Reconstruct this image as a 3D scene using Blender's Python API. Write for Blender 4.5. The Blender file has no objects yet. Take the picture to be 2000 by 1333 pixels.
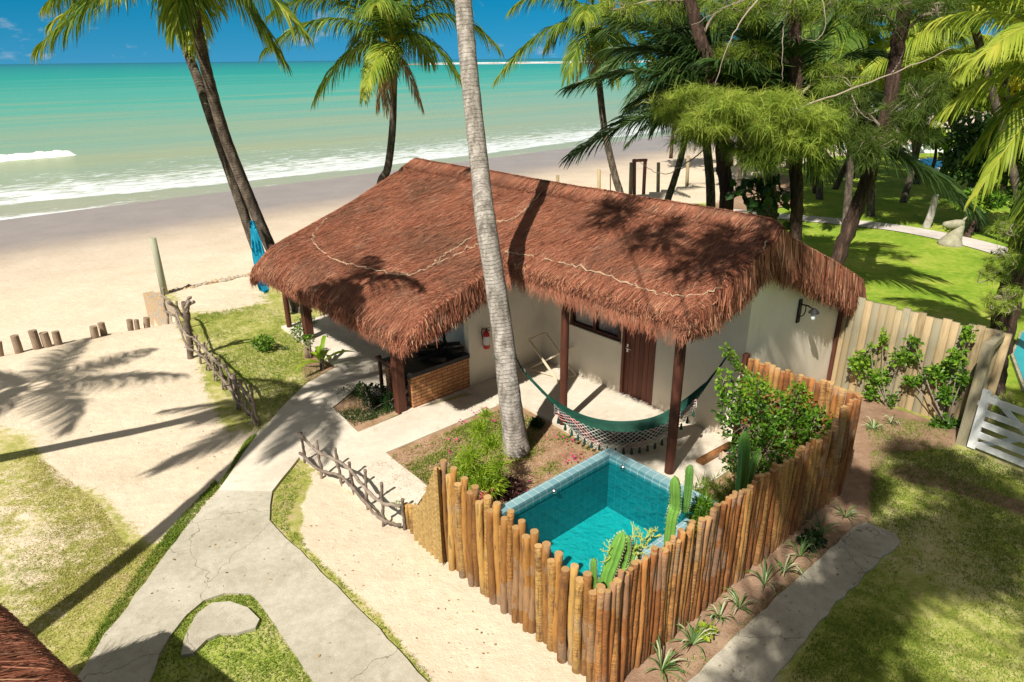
import bpy, math, random
import numpy as np
from mathutils import Vector
from mathutils.geometry import tessellate_polygon
rng = np.random.default_rng(7); random.seed(7)
S = bpy.context.scene; C = S.collection
# ---------------------------------------------------------------- camera
F = 1333.; PITCH = math.atan((666.5-115)/F); ROLL = math.radians(.6); H = 6.6
fw = np.array([0, math.cos(PITCH), -math.sin(PITCH)]); r0 = np.array([1., 0, 0]); u0 = np.cross(r0, fw)
RR = math.cos(ROLL)*r0-math.sin(ROLL)*u0; UU = math.cos(ROLL)*u0+math.sin(ROLL)*r0
cd = bpy.data.cameras.new('camera'); cam = bpy.data.objects.new('camera', cd); C.objects.link(cam)
from mathutils import Matrix
m = Matrix(((RR[0], UU[0], -fw[0], 0), (RR[1], UU[1], -fw[1], 0), (RR[2], UU[2], -fw[2], H), (0, 0, 0, 1)))
cam.matrix_world = m; cd.sensor_width = 36; cd.lens = 24.0; cd.clip_start = .1; cd.clip_end = 60000
S.camera = cam
# ---------------------------------------------------------------- light
SAZ = math.radians(58.3); SEL = math.radians(48.5)
sd = Vector((math.cos(SAZ)*math.cos(SEL), math.sin(SAZ)*math.cos(SEL), -math.sin(SEL)))
sl = bpy.data.lights.new('sun', 'SUN'); sl.energy = 5.6; sl.angle = math.radians(.55); sl.color = (1, .94, .83)
so = bpy.data.objects.new('sun', sl); C.objects.link(so); so.rotation_euler = sd.to_track_quat('-Z', 'Y').to_euler(); so.location = (0, 0, 50)
w = bpy.data.worlds.new('World'); S.world = w; w.use_nodes = True
nt = w.node_tree; N = nt.nodes; Lk = nt.links; N.clear()
out = N.new('ShaderNodeOutputWorld'); bg = N.new('ShaderNodeBackground'); sky = N.new('ShaderNodeTexSky')
sky.sky_type = 'NISHITA'; sky.sun_disc = False; sky.sun_elevation = SEL
sky.sun_rotation = math.atan2(-sd.x, -sd.y); sky.air_density = 1.0; sky.dust_density = .2; sky.ozone_density = 3.0
tc = N.new('ShaderNodeTexCoord')
sx = N.new('ShaderNodeSeparateXYZ'); Lk.new(tc.outputs['Generated'], sx.inputs[0])
def wm(op, a, b=None, c=None):
    n = N.new('ShaderNodeMath'); n.operation = op
    for i, v in enumerate((a, b, c)):
        if v is None: continue
        if isinstance(v, (int, float)): n.inputs[i].default_value = v
        else: Lk.new(v, n.inputs[i])
    return n.outputs[0]
z2 = wm('ADD', wm('MULTIPLY', wm('MAXIMUM', sx.outputs[2], 0.), .8), .2)
cx = N.new('ShaderNodeCombineXYZ'); Lk.new(sx.outputs[0], cx.inputs[0]); Lk.new(sx.outputs[1], cx.inputs[1]); Lk.new(z2, cx.inputs[2])
Lk.new(cx.outputs[0], sky.inputs[0])
hs = N.new('ShaderNodeHueSaturation'); hs.inputs['Saturation'].default_value = 1.75; hs.inputs['Hue'].default_value = .478; hs.inputs['Value'].default_value = 1.15
Lk.new(sky.outputs[0], hs.inputs['Color'])
# small cumulus puffs low over the sea
mp = N.new('ShaderNodeMapping'); mp.inputs['Scale'].default_value = (13, 13, 34); Lk.new(tc.outputs['Generated'], mp.inputs[0])
no = N.new('ShaderNodeTexNoise'); no.inputs['Scale'].default_value = 1.3; no.inputs['Detail'].default_value = 7; no.inputs['Roughness'].default_value = .58
Lk.new(mp.outputs[0], no.inputs['Vector'])
cr = N.new('ShaderNodeValToRGB'); cr.color_ramp.elements[0].position = .6; cr.color_ramp.elements[1].position = .8; Lk.new(no.outputs[0], cr.inputs[0])
cm = wm('MULTIPLY', cr.outputs[0], wm('MULTIPLY', wm('LESS_THAN', sx.outputs[2], .5), .8))
mx = N.new('ShaderNodeMix'); mx.data_type = 'RGBA'; Lk.new(cm, mx.inputs[0])
hz_m = N.new('ShaderNodeMix'); hz_m.data_type = 'RGBA'; Lk.new(wm('MULTIPLY', wm('POWER', wm('SUBTRACT', 1., wm('MINIMUM', wm('MAXIMUM', wm('MULTIPLY', sx.outputs[2], 9.), 0.), 1.)), 2.), .3), hz_m.inputs[0]); Lk.new(hs.outputs[0], hz_m.inputs[6]); hz_m.inputs[7].default_value = (2.2, 5.0, 8.0, 1); 
overhead_fill = N.new('ShaderNodeMix'); overhead_fill.data_type = 'RGBA'   # warm white fill added overhead to neutralise blue shadows, clear blue towards the horizon
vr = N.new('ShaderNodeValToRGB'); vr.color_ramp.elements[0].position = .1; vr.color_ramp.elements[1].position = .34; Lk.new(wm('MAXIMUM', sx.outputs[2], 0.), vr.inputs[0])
Lk.new(wm('MULTIPLY', vr.outputs[0], .82), overhead_fill.inputs[0]); Lk.new(hz_m.outputs[2], overhead_fill.inputs[6]); overhead_fill.inputs[7].default_value = (4.5, 4.1, 3.6, 1); Lk.new(overhead_fill.outputs[2], mx.inputs[6]); mx.inputs[7].default_value = (6.5, 7.2, 8, 1)
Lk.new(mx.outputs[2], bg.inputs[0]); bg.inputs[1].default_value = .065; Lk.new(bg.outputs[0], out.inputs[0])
S.view_settings.view_transform = 'Standard'; S.view_settings.look = 'None'; S.view_settings.exposure = .33; S.view_settings.gamma = 1
S.render.engine = 'CYCLES'; S.cycles.max_bounces = 7; S.cycles.transparent_max_bounces = 12
# ---------------------------------------------------------------- measuring helpers
CAM = np.array([0, 0, H])
def ray(x, y): return RR*((x-1000)/F)-UU*((y-666.5)/F)+fw
def P(x, y, z=0.):
    d = ray(x, y); return CAM+d*((z-H)/d[2])
def atY(x, y, Y):
    d = ray(x, y); return CAM+d*(Y/d[1])
O = P(1064, 708); TH = math.radians(-48.5)
A = np.array([math.cos(TH), math.sin(TH), 0]); B = np.array([-math.sin(TH), math.cos(TH), 0]); UP = np.array([0, 0, 1.])
def W(s, t, z=0.): return np.array([O[0], O[1], 0])+A*s+B*t+UP*z
def L(p): d = np.asarray(p)-O; return float(d@A), float(d@B)
def atS(x, y, s):
    d = ray(x, y); return CAM+d*((s-(CAM-O)@A)/(d@A))
def atT(x, y, t):
    d = ray(x, y); return CAM+d*((t-(CAM-O)@B)/(d@B))
def nrm(v):
    v = np.asarray(v, float); return v/np.maximum(np.linalg.norm(v, axis=-1, keepdims=True), 1e-9)
# ---------------------------------------------------------------- materials
def nodes(name):
    m = bpy.data.materials.new(name); m.use_nodes = True; nt = m.node_tree; nt.nodes.clear()
    o = nt.nodes.new('ShaderNodeOutputMaterial'); return m, nt, o
class G:
    def __init__(s, nt): s.nt = nt
    def new(s, t, **k):
        n = s.nt.nodes.new('ShaderNode'+t)
        for a, b in k.items(): setattr(n, a, b)
        return n
    def put(s, n, i, v):
        if isinstance(v, bpy.types.NodeSocket): s.nt.links.new(v, n.inputs[i])
        elif v is not None:
            try: n.inputs[i].default_value = v
            except Exception: n.inputs[i].default_value = (*v, 1)
    def math(s, op, a, b=None, c=None, clamp=False):
        n = s.new('Math', operation=op); n.use_clamp = clamp
        for i, v in enumerate((a, b, c)): s.put(n, i, v)
        return n.outputs[0]
    def attr(s, name): return s.new('Attribute', attribute_name=name).outputs['Fac']
    def coord(s, kind='Object', scale=(1, 1, 1)):
        t = s.new('TexCoord'); mp = s.new('Mapping'); s.nt.links.new(t.outputs[kind], mp.inputs[0]); mp.inputs['Scale'].default_value = scale; return mp.outputs[0]
    def noise(s, v, scale, detail=4, rough=.55, dist=0):
        n = s.new('TexNoise'); s.put(n, 'Vector', v); s.put(n, 'Scale', scale); s.put(n, 'Detail', detail); s.put(n, 'Roughness', rough); s.put(n, 'Distortion', dist); return n.outputs[0]
    def ramp(s, f, stops, interp='LINEAR'):
        n = s.new('ValToRGB'); s.put(n, 0, f); e = n.color_ramp.elements; n.color_ramp.interpolation = interp
        while len(e) < len(stops): e.new(.5)
        for i, (p, c) in enumerate(stops):
            e[i].position = p; e[i].color = (*c, 1) if len(c) == 3 else c
        return n.outputs[0]
    def mix(s, f, a, b, mode='MIX'):
        n = s.new('Mix', data_type='RGBA', blend_type=mode); s.put(n, 0, f)
        for i, v in ((6, a), (7, b)):
            if isinstance(v, bpy.types.NodeSocket): s.nt.links.new(v, n.inputs[i])
            else: n.inputs[i].default_value = (*v, 1) if len(v) == 3 else v
        return n.outputs[2]
    def bump(s, h, st, dist=.02):
        n = s.new('Bump'); s.put(n, 'Height', h); n.inputs['Strength'].default_value = st; n.inputs['Distance'].default_value = dist; return n.outputs[0]
    def bsdf(s, col, rough=.8, normal=None, spec=.3, metal=0):
        n = s.new('BsdfPrincipled'); s.put(n, 'Base Color', col); s.put(n, 'Roughness', rough); n.inputs['Specular IOR Level'].default_value = spec; n.inputs['Metallic'].default_value = metal
        if normal is not None: s.nt.links.new(normal, n.inputs['Normal'])
        return n.outputs[0]
def M(name, cols, wr=.5, scale=6, rough=.8, bump=0, bscale=None, stretch=(1, 1, 1), trans=0, spec=.3, metal=0, bd=.01, detail=5):
    m, nt, o = nodes(name); g = G(nt)
    v = g.coord('Object', stretch); n = g.noise(v, scale, detail, .62)
    n2 = g.math('MULTIPLY_ADD', g.math('SUBTRACT', n, .5), 1.7, .5, True)
    f = g.math('ADD', g.math('MULTIPLY', g.attr('rnd'), wr), g.math('MULTIPLY', n2, 1-wr))
    k = len(cols); col = g.ramp(f, [(.08+.84*i/max(1, k-1), c) for i, c in enumerate(cols)])
    nm = g.bump(g.noise(v, bscale or scale*3, 4), bump, bd) if bump else None
    b = g.bsdf(col, rough, nm, spec, metal)
    if trans:
        t = g.new('BsdfTranslucent'); g.nt.links.new(col, t.inputs[0]); mx = g.new('MixShader'); mx.inputs[0].default_value = trans
        nt.links.new(b, mx.inputs[1]); nt.links.new(t.outputs[0], mx.inputs[2]); b = mx.outputs[0]
    nt.links.new(b, o.inputs[0]); return m
MT = {}
MT['thatch'] = M('thatch', [(.055, .026, .016), (.17, .072, .04), (.33, .117, .069), (.43, .175, .105), (.56, .32, .2)], wr=.72, scale=1.6, rough=.75, spec=.15)
MT['thatch_base'] = M('thatch_base', [(.05, .022, .014), (.13, .052, .032)], wr=.2, scale=9, rough=.95, spec=.05)
MT['fringe'] = M('fringe', [(.025, .012, .008), (.12, .046, .026), (.29, .096, .056), (.41, .165, .097), (.55, .32, .19)], wr=.85, scale=1.2, rough=.7, spec=.15)
MT['twine'] = M('twine', [(.38, .26, .17), (.5, .38, .26)], rough=.9)
MT['plaster'] = M('plaster', [(.74, .66, .53), (.82, .74, .61), (.86, .78, .65)], wr=0, scale=1.3, rough=.9, bump=.15, bscale=30, spec=.1)
MT['darkwood'] = M('darkwood', [(.03, .012, .008), (.09, .03, .018), (.14, .045, .025)], wr=.3, scale=5, stretch=(3, 3, .4), rough=.6, bump=.3)
MT['doorwood'] = M('doorwood', [(.10, .03, .02), (.17, .055, .035), (.22, .075, .045)], wr=.5, scale=4, stretch=(6, 6, .6), rough=.5, bump=.2)
MT['greywood'] = M('greywood', [(.07, .05, .04), (.19, .145, .115), (.36, .3, .25)], wr=.35, scale=7, stretch=(1, 1, 1), rough=.9, bump=.5)
MT['palewood'] = M('palewood', [(.17, .125, .07), (.32, .24, .13), (.24, .225, .16), (.42, .31, .17), (.3, .22, .13)], wr=.55, scale=5, stretch=(4, 4, .5), rough=.85, bump=.3)
MT['beachpost'] = M('beachpost', [(.26, .27, .2), (.4, .4, .29)], wr=.3, scale=3, stretch=(4, 4, .6), rough=.9, bump=.3)
MT['bollard'] = M('bollard', [(.13, .09, .06), (.28, .2, .14), (.36, .28, .2)], wr=.3, scale=5, rough=.9, bump=.6)
MT['chairwood'] = M('chairwood', [(.6, .5, .36), (.7, .6, .45)], rough=.6)
MT['casbark'] = M('casbark', [(.02, .013, .01), (.065, .038, .028), (.17, .1, .075)], wr=0, scale=5, stretch=(3, 3, .5), rough=.95, bump=1, bscale=14, bd=.04)
MT['twig'] = M('twig', [(.2, .15, .11), (.36, .3, .24)], rough=.9)
MT['cas'] = M('casuarina_needles', [(.06, .11, .015), (.17, .26, .03), (.36, .46, .06), (.54, .58, .12)], wr=.6, scale=1.1, rough=.6, trans=.35)
MT['casdark'] = M('casuarina_needles_dark', [(.035, .065, .012), (.11, .17, .025), (.25, .33, .05)], wr=.6, scale=1.1, rough=.6, trans=.35)
MT['deadfrond'] = M('dry_frond', [(.16, .1, .05), (.34, .22, .1), (.5, .36, .18)], wr=.7, scale=2, rough=.8, trans=.2)
MT['frond'] = M('frond_green', [(.02, .05, .009), (.055, .12, .015), (.13, .22, .025), (.34, .4, .045), (.6, .52, .1)], wr=.75, scale=1.2, rough=.55, trans=.42, spec=.25)
MT['frondy'] = M('frond_yellow', [(.09, .16, .015), (.22, .32, .03), (.42, .48, .06), (.62, .56, .1)], wr=.7, scale=1.2, rough=.55, trans=.45, spec=.25)
MT['frondd'] = M('frond_dark', [(.012, .032, .01), (.028, .065, .016), (.065, .12, .025), (.15, .22, .045)], wr=.7, scale=1.2, rough=.42, trans=.32, spec=.4)
MT['leaf'] = M('leaf_bright', [(.02, .06, .01), (.06, .16, .015), (.14, .3, .02), (.3, .42, .04)], wr=.75, scale=3, rough=.4, trans=.35, spec=.4)
MT['leafd'] = M('leaf_dark', [(.01, .03, .008), (.03, .075, .014), (.07, .14, .02)], wr=.7, scale=3, rough=.4, trans=.3, spec=.4)
MT['leafy'] = M('leaf_yellowgreen', [(.1, .2, .01), (.24, .38, .02), (.42, .52, .05)], wr=.7, scale=3, rough=.5, trans=.4)
MT['leafred'] = M('leaf_purple', [(.03, .012, .012), (.08, .03, .03), (.12, .08, .04)], wr=.7, scale=3, rough=.5, trans=.2)
MT['varieg'] = M('variegated_leaf', [(.05, .12, .03), (.14, .24, .06), (.5, .55, .34)], wr=.85, scale=3, rough=.45, trans=.3)
MT['grass'] = M('grass_blades', [(.06, .12, .012), (.14, .23, .02), (.24, .32, .035), (.42, .4, .12)], wr=.6, scale=1.2, rough=.7, trans=.3)
MT['drygrass'] = M('dry_grass_blades', [(.2, .22, .045), (.36, .35, .09), (.52, .46, .17), (.66, .58, .3)], wr=.6, scale=1.2, rough=.7, trans=.3)
MT['cactus'] = M('cactus_skin', [(.07, .17, .04), (.13, .3, .05), (.2, .38, .07)], wr=.5, scale=5, rough=.5, spec=.3)
MT['spine'] = M('cactus_spines', [(.6, .55, .35), (.7, .66, .45)], rough=.7)
MT['pencil'] = M('pencil_stems', [(.35, .42, .07), (.6, .62, .16)], rough=.6, trans=.1)
MT['aloe'] = M('aloe_leaf', [(.1, .2, .1), (.2, .33, .2)], rough=.5)
MT['pink'] = M('pink_petals', [(.6, .03, .2), (.75, .08, .3)], rough=.6, trans=.3)
MT['pot'] = M('pink_glaze', [(.5, .08, .1), (.62, .13, .14)], wr=0, scale=5, rough=.35, spec=.5)
MT['soil'] = M('soil', [(.12, .07, .045), (.25, .16, .1), (.36, .26, .18)], wr=0, scale=4, rough=.95, bump=.6, bscale=30)
MT['metal'] = M('steel', [(.5, .5, .5), (.6, .6, .6)], metal=1, rough=.3)
MT['black'] = M('black_paint', [(.012, .012, .012), (.03, .028, .025)], scale=8, rough=.6)
MT['char'] = M('charred_wood', [(.012, .01, .009), (.06, .045, .035)], scale=8, rough=.9, bump=.5)
MT['red'] = M('red_paint', [(.5, .02, .015), (.6, .03, .02)], rough=.3, spec=.5)
MT['white'] = M('white_paint', [(.66, .69, .71), (.8, .81, .81)], wr=0, scale=3, rough=.55)
MT['paper'] = M('paper_label', [(.7, .7, .68), (.8, .8, .78), (.35, .36, .4)], wr=0, scale=60, rough=.5)
MT['hammock'] = M('green_cotton', [(.004, .035, .024), (.008, .065, .043), (.015, .1, .066)], wr=.5, scale=3, stretch=(1, 1, 5), rough=.75, bump=.2, bscale=120)
MT['cord'] = M('fringe_cord', [(.1, .12, .13), (.75, .7, .64), (.6, .1, .14), (.7, .68, .6), (.1, .2, .17), (.75, .7, .64)], wr=1, rough=.9)
MT['tassel'] = M('tassel_thread', [(.006, .035, .028), (.02, .08, .06)], rough=.9)
MT['bluecloth'] = M('blue_cloth', [(.0, .17, .3), (.01, .32, .5), (.03, .45, .6)], wr=.5, scale=5, rough=.7, trans=.2)
MT['slab'] = M('dark_slab', [(.015, .015, .015), (.04, .04, .042)], wr=0, scale=6, rough=.5)
MT['curtain'] = M('curtain', [(.35, .38, .42), (.62, .65, .68)], wr=.3, scale=2, stretch=(30, 30, .5), rough=.8)
MT['stone'] = M('pale_stone', [(.2, .18, .12), (.3, .28, .2), (.4, .38, .28)], wr=0, scale=6, rough=.9, bump=.4)
MT['whitetrunk'] = M('limewashed_bark', [(.22, .19, .15), (.4, .37, .32), (.55, .52, .48)], wr=0, scale=4, rough=.9, bump=.4)
MT['flower_y'] = M('yellow_foliage', [(.3, .32, .02), (.6, .5, .03), (.7, .55, .05)], wr=.7, rough=.6, trans=.4)
# palm trunk: leaf-scar rings follow the length
def weather(name, amt):
    m = MT[name]; nt = m.node_tree; g = G(nt); b = [n for n in nt.nodes if n.type == 'BSDF_PRINCIPLED'][0]; src = b.inputs['Base Color'].links[0].from_socket
    v = g.coord('Object'); a = g.noise(v, .75, 5, .65, .5); c = g.noise(v, 2.6, 5, .7)
    col = g.mix(g.math('MULTIPLY', g.math('MULTIPLY_ADD', a, 5, -2.3, True), amt), src, (.13, .075, .05)); col = g.mix(g.math('MULTIPLY', g.math('MULTIPLY_ADD', c, 6, -3.3, True), amt*.6), col, (.4, .27, .19)); g.put(b, 'Base Color', col)
def splash(name):
    m = MT[name]; nt = m.node_tree; g = G(nt); b = [n for n in nt.nodes if n.type == 'BSDF_PRINCIPLED'][0]; src = b.inputs['Base Color'].links[0].from_socket
    gc = g.new('NewGeometry'); sx_ = g.new('SeparateXYZ'); nt.links.new(gc.outputs['Position'], sx_.inputs[0]); n = g.noise(g.coord('Object'), 5, 5, .7); n2 = g.noise(g.coord('Object', (1, 1, .3)), 3, 5, .7)
    f = g.math('MULTIPLY', g.math('MULTIPLY_ADD', sx_.outputs[2], -2.6, 1.05, True), g.math('MULTIPLY_ADD', n, 2.4, -.6, True)); col = g.mix(g.math('MULTIPLY', f, .6), src, (.3, .22, .15)); col = g.mix(g.math('MULTIPLY', g.math('MULTIPLY_ADD', n2, 5, -2.9, True), .3), col, (.36, .3, .23)); g.put(b, 'Base Color', col)
splash('plaster'); weather('thatch', .6); weather('fringe', .4)
def palm_bark(name, c1, c2, c3):
    m, nt, o = nodes(name); g = G(nt); v = g.coord('Object', (3, 3, 1.2)); h = g.attr('h')
    n = g.noise(v, 3, 5); w_ = g.math('ADD', g.math('MULTIPLY', h, 15.5), g.math('MULTIPLY', g.noise(v, 1.6, 3), 1.0))
    fr = g.math('FRACT', w_); line = g.math('MULTIPLY', g.math('LESS_THAN', fr, .25), g.math('GREATER_THAN', g.noise(g.coord('Object', (5, 5, 14)), 1.2, 3), .44))
    fine = g.noise(g.coord('Object', (25, 25, 60)), 1.0, 4)
    col = g.ramp(g.math('ADD', g.math('MULTIPLY', n, .6), g.math('MULTIPLY', fine, .4)), [(.34, c1), (.5, c2), (.64, c3)])
    col = g.mix(g.math('MULTIPLY', line, .55), col, c1)
    hb = g.math('ADD', fr, g.math('MULTIPLY', fine, .8))
    nt.links.new(g.bsdf(col, .9, g.bump(hb, .8, .02), .1), o.inputs[0]); return m
MT['bark1'] = palm_bark('palm_bark_grey', (.1, .085, .07), (.28, .25, .22), (.46, .42, .38))
MT['bark2'] = palm_bark('palm_bark_brown', (.03, .024, .018), (.1, .078, .06), (.22, .18, .14))
# peeled fence logs
def log_mat(name, cols, ring):
    m, nt, o = nodes(name); g = G(nt); r = g.attr('rnd'); h = g.attr('h')
    v = g.coord('Object', (1, 1, .5)); n = g.noise(v, 9, 5); fine = g.noise(g.coord('Object', (1, 1, .14)), 55, 3)
    rg = g.noise(g.coord('Object', (1.5, 1.5, 14)), 6, 2, .5)
    f = g.math('ADD', g.math('MULTIPLY', r, .45), g.math('ADD', g.math('MULTIPLY', n, .35), g.math('MULTIPLY', fine, .2)))
    col = g.ramp(f, [(.15+.7*i/(len(cols)-1), c) for i, c in enumerate(cols)])
    sel = g.math('MULTIPLY', g.math('GREATER_THAN', g.math('FRACT', g.math('MULTIPLY', r, 7.31)), 1-ring), g.math('GREATER_THAN', rg, .52))
    dark = g.math('ADD', g.math('MULTIPLY', sel, .5), g.math('MULTIPLY', g.math('GREATER_THAN', g.noise(v, 4, 5), .6), .35))
    col = g.mix(dark, col, (.13, .06, .03))
    sx_ = g.new('SeparateXYZ'); gc = g.new('NewGeometry'); nt.links.new(gc.outputs['Position'], sx_.inputs[0])
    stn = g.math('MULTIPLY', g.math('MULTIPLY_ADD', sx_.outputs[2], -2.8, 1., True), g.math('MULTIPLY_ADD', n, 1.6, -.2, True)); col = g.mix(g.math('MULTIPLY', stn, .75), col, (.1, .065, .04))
    col = g.mix(g.math('MULTIPLY', g.math('GREATER_THAN', g.noise(g.coord('Object', (1, 1, .12)), 30, 2), .62), .55), col, (.08, .045, .025))
    col = g.mix(g.math('MULTIPLY', g.math('GREATER_THAN', g.noise(v, 2.4, 4), .56), .3), col, (.3, .25, .2))
    hb = g.math('SUBTRACT', g.math('ADD', n, fine), sel)
    nt.links.new(g.bsdf(col, .75, g.bump(hb, .7, .012), .25), o.inputs[0]); return m
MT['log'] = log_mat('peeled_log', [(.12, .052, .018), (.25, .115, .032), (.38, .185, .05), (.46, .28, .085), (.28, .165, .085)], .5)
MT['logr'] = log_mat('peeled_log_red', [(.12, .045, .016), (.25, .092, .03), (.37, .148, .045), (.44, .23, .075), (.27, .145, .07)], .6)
MT['logend'] = M('log_end', [(.3, .17, .07), (.52, .33, .14)], wr=.6, scale=30, rough=.8)
def wicker():
    m, nt, o = nodes('woven_palm_mat'); g = G(nt); h = g.attr('h'); a = g.attr('rnd')
    w1 = g.math('SINE', g.math('ADD', g.math('MULTIPLY', h, 300), g.math('MULTIPLY', g.math('GREATER_THAN', g.math('SINE', g.math('MULTIPLY', a, 110)), 0), 3.14)))
    n = g.noise(g.coord('Object'), 20, 3)
    col = g.ramp(g.math('ADD', g.math('MULTIPLY', w1, .3), g.math('MULTIPLY', n, .8)), [(.1, (.24, .13, .04)), (.4, (.55, .36, .12)), (.75, (.72, .53, .23))])
    nt.links.new(g.bsdf(col, .7, g.bump(w1, .8, .01)), o.inputs[0]); return m
MT['wicker'] = wicker()
def bricks():
    m, nt, o = nodes('rustic_brick'); g = G(nt); v = g.coord('UV')
    t = g.new('TexBrick'); g.put(t, 'Vector', v); t.offset = .5; g.put(t, 'Scale', 1.0); g.put(t, 'Mortar Size', .009); g.put(t, 'Brick Width', .27); g.put(t, 'Row Height', .075)
    t.inputs['Color1'].default_value = (.4, .15, .06, 1); t.inputs['Color2'].default_value = (.56, .27, .11, 1); t.inputs['Mortar'].default_value = (.17, .11, .07, 1); t.inputs['Bias'].default_value = 0
    n = g.noise(v, 9, 5); col = g.mix(g.math('MULTIPLY_ADD', n, 2.2, -1.0, True), t.outputs[0], (.6, .38, .2)); col = g.mix(g.math('GREATER_THAN', t.outputs[1], .5), col, (.16, .1, .06))
    nt.links.new(g.bsdf(col, .9, g.bump(g.math('SUBTRACT', n, t.outputs[1]), .7, .02)), o.inputs[0]); return m
MT['brick'] = bricks()
def tiles(name, c1, c2, mortar, sz=.15):
    m, nt, o = nodes(name); g = G(nt); v = g.coord('UV')
    t = g.new('TexBrick'); g.put(t, 'Vector', v); t.offset = 0; g.put(t, 'Scale', 1.0); g.put(t, 'Mortar Size', .004); g.put(t, 'Brick Width', sz); g.put(t, 'Row Height', sz)
    t.inputs['Color1'].default_value = (*c1, 1); t.inputs['Color2'].default_value = (*c2, 1); t.inputs['Mortar'].default_value = (*mortar, 1)
    n = g.noise(v, 8, 4); col = g.mix(g.math('MULTIPLY', n, .5), t.outputs[0], c1)
    nt.links.new(g.bsdf(col, .35, g.bump(t.outputs[1], -.3, .004), .5), o.inputs[0]); return m
MT['tile'] = tiles('pool_tile', (.012, .17, .2), (.02, .21, .24), (.08, .3, .32))
MT['coping'] = tiles('coping_tile', (.16, .3, .35), (.25, .4, .43), (.6, .7, .7))
MT['copingrim'] = tiles('rim_tile', (.07, .2, .24), (.12, .27, .3), (.5, .62, .62))
def water_pool():
    m, nt, o = nodes('pool_water'); g = G(nt)
    tr = g.new('BsdfTransparent'); tr.inputs[0].default_value = (.36, .92, .93, 1)
    gl = g.new('BsdfGlossy'); gl.inputs['Roughness'].default_value = .02; gl.inputs['Color'].default_value = (.9, .95, 1, 1)
    fr = g.new('Fresnel'); fr.inputs[0].default_value = 1.33
    nm = g.bump(g.math('ADD', g.noise(g.coord('Object'), 5, 4, .6, .8), g.math('MULTIPLY', g.noise(g.coord('Object'), 26, 3, .6), .3)), .9, .03)
    nt.links.new(nm, gl.inputs['Normal']); nt.links.new(nm, fr.inputs['Normal'])
    mx = g.new('MixShader'); nt.links.new(g.math('MULTIPLY', fr.outputs[0], .8), mx.inputs[0]); nt.links.new(tr.outputs[0], mx.inputs[1]); nt.links.new(gl.outputs[0], mx.inputs[2])
    nt.links.new(mx.outputs[0], o.inputs[0]); return m
MT['water'] = water_pool()
def concrete(name, c1, c2, c3, b=.3, crack=.0022):
    m, nt, o = nodes(name); g = G(nt); v = g.coord('Object')
    f = g.math('ADD', g.math('MULTIPLY', g.noise(v, .9, 5, .6), .45), g.math('ADD', g.math('MULTIPLY', g.noise(v, 9, 5, .7), .3), g.math('MULTIPLY', g.noise(v, 70, 3, .7), .25)))
    col = g.ramp(f, [(.36, c1), (.5, c2), (.62, c3)])
    st_ = g.math('GREATER_THAN', g.noise(v, 2.3, 6, .75, .4), .6); col = g.mix(g.math('MULTIPLY', st_, .16), col, (.16, .13, .09))
    vo = g.new('TexVoronoi', feature='DISTANCE_TO_EDGE'); g.put(vo, 'Scale', .42); mp2 = g.new('Mapping'); nt.links.new(v, mp2.inputs[0])
    wv = g.new('TexNoise'); g.put(wv, 'Vector', v); g.put(wv, 'Scale', 2.2); g.put(wv, 'Detail', 5); ad = g.new('VectorMath', operation='MULTIPLY_ADD'); nt.links.new(wv.outputs['Color'], ad.inputs[0]); ad.inputs[1].default_value = (.5, .5, .5); nt.links.new(v, ad.inputs[2]); nt.links.new(ad.outputs[0], vo.inputs['Vector'])
    ck = g.math('LESS_THAN', vo.outputs['Distance'], crack); col = g.mix(g.math('MULTIPLY', ck, .6), col, (.12, .1, .07))
    sp = g.math('GREATER_THAN', g.noise(v, 24, 4, .8), .69); col = g.mix(g.math('MULTIPLY', sp, .3), col, (.2, .16, .11))
    nt.links.new(g.bsdf(col, .9, g.bump(g.math('ADD', g.noise(v, 60, 4, .7), g.noise(v, 9, 3)), b, .01), .15), o.inputs[0]); return m
MT['path'] = concrete('rough_concrete', (.3, .27, .21), (.42, .385, .31), (.53, .49, .41), .5)
MT['patio'] = concrete('smooth_concrete', (.48, .42, .34), (.59, .53, .44), (.68, .62, .53), .1, .0)
MT['whitepath'] = concrete('pale_concrete', (.42, .38, .35), (.55, .5, .47), (.62, .58, .55), .1, .0)
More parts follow.
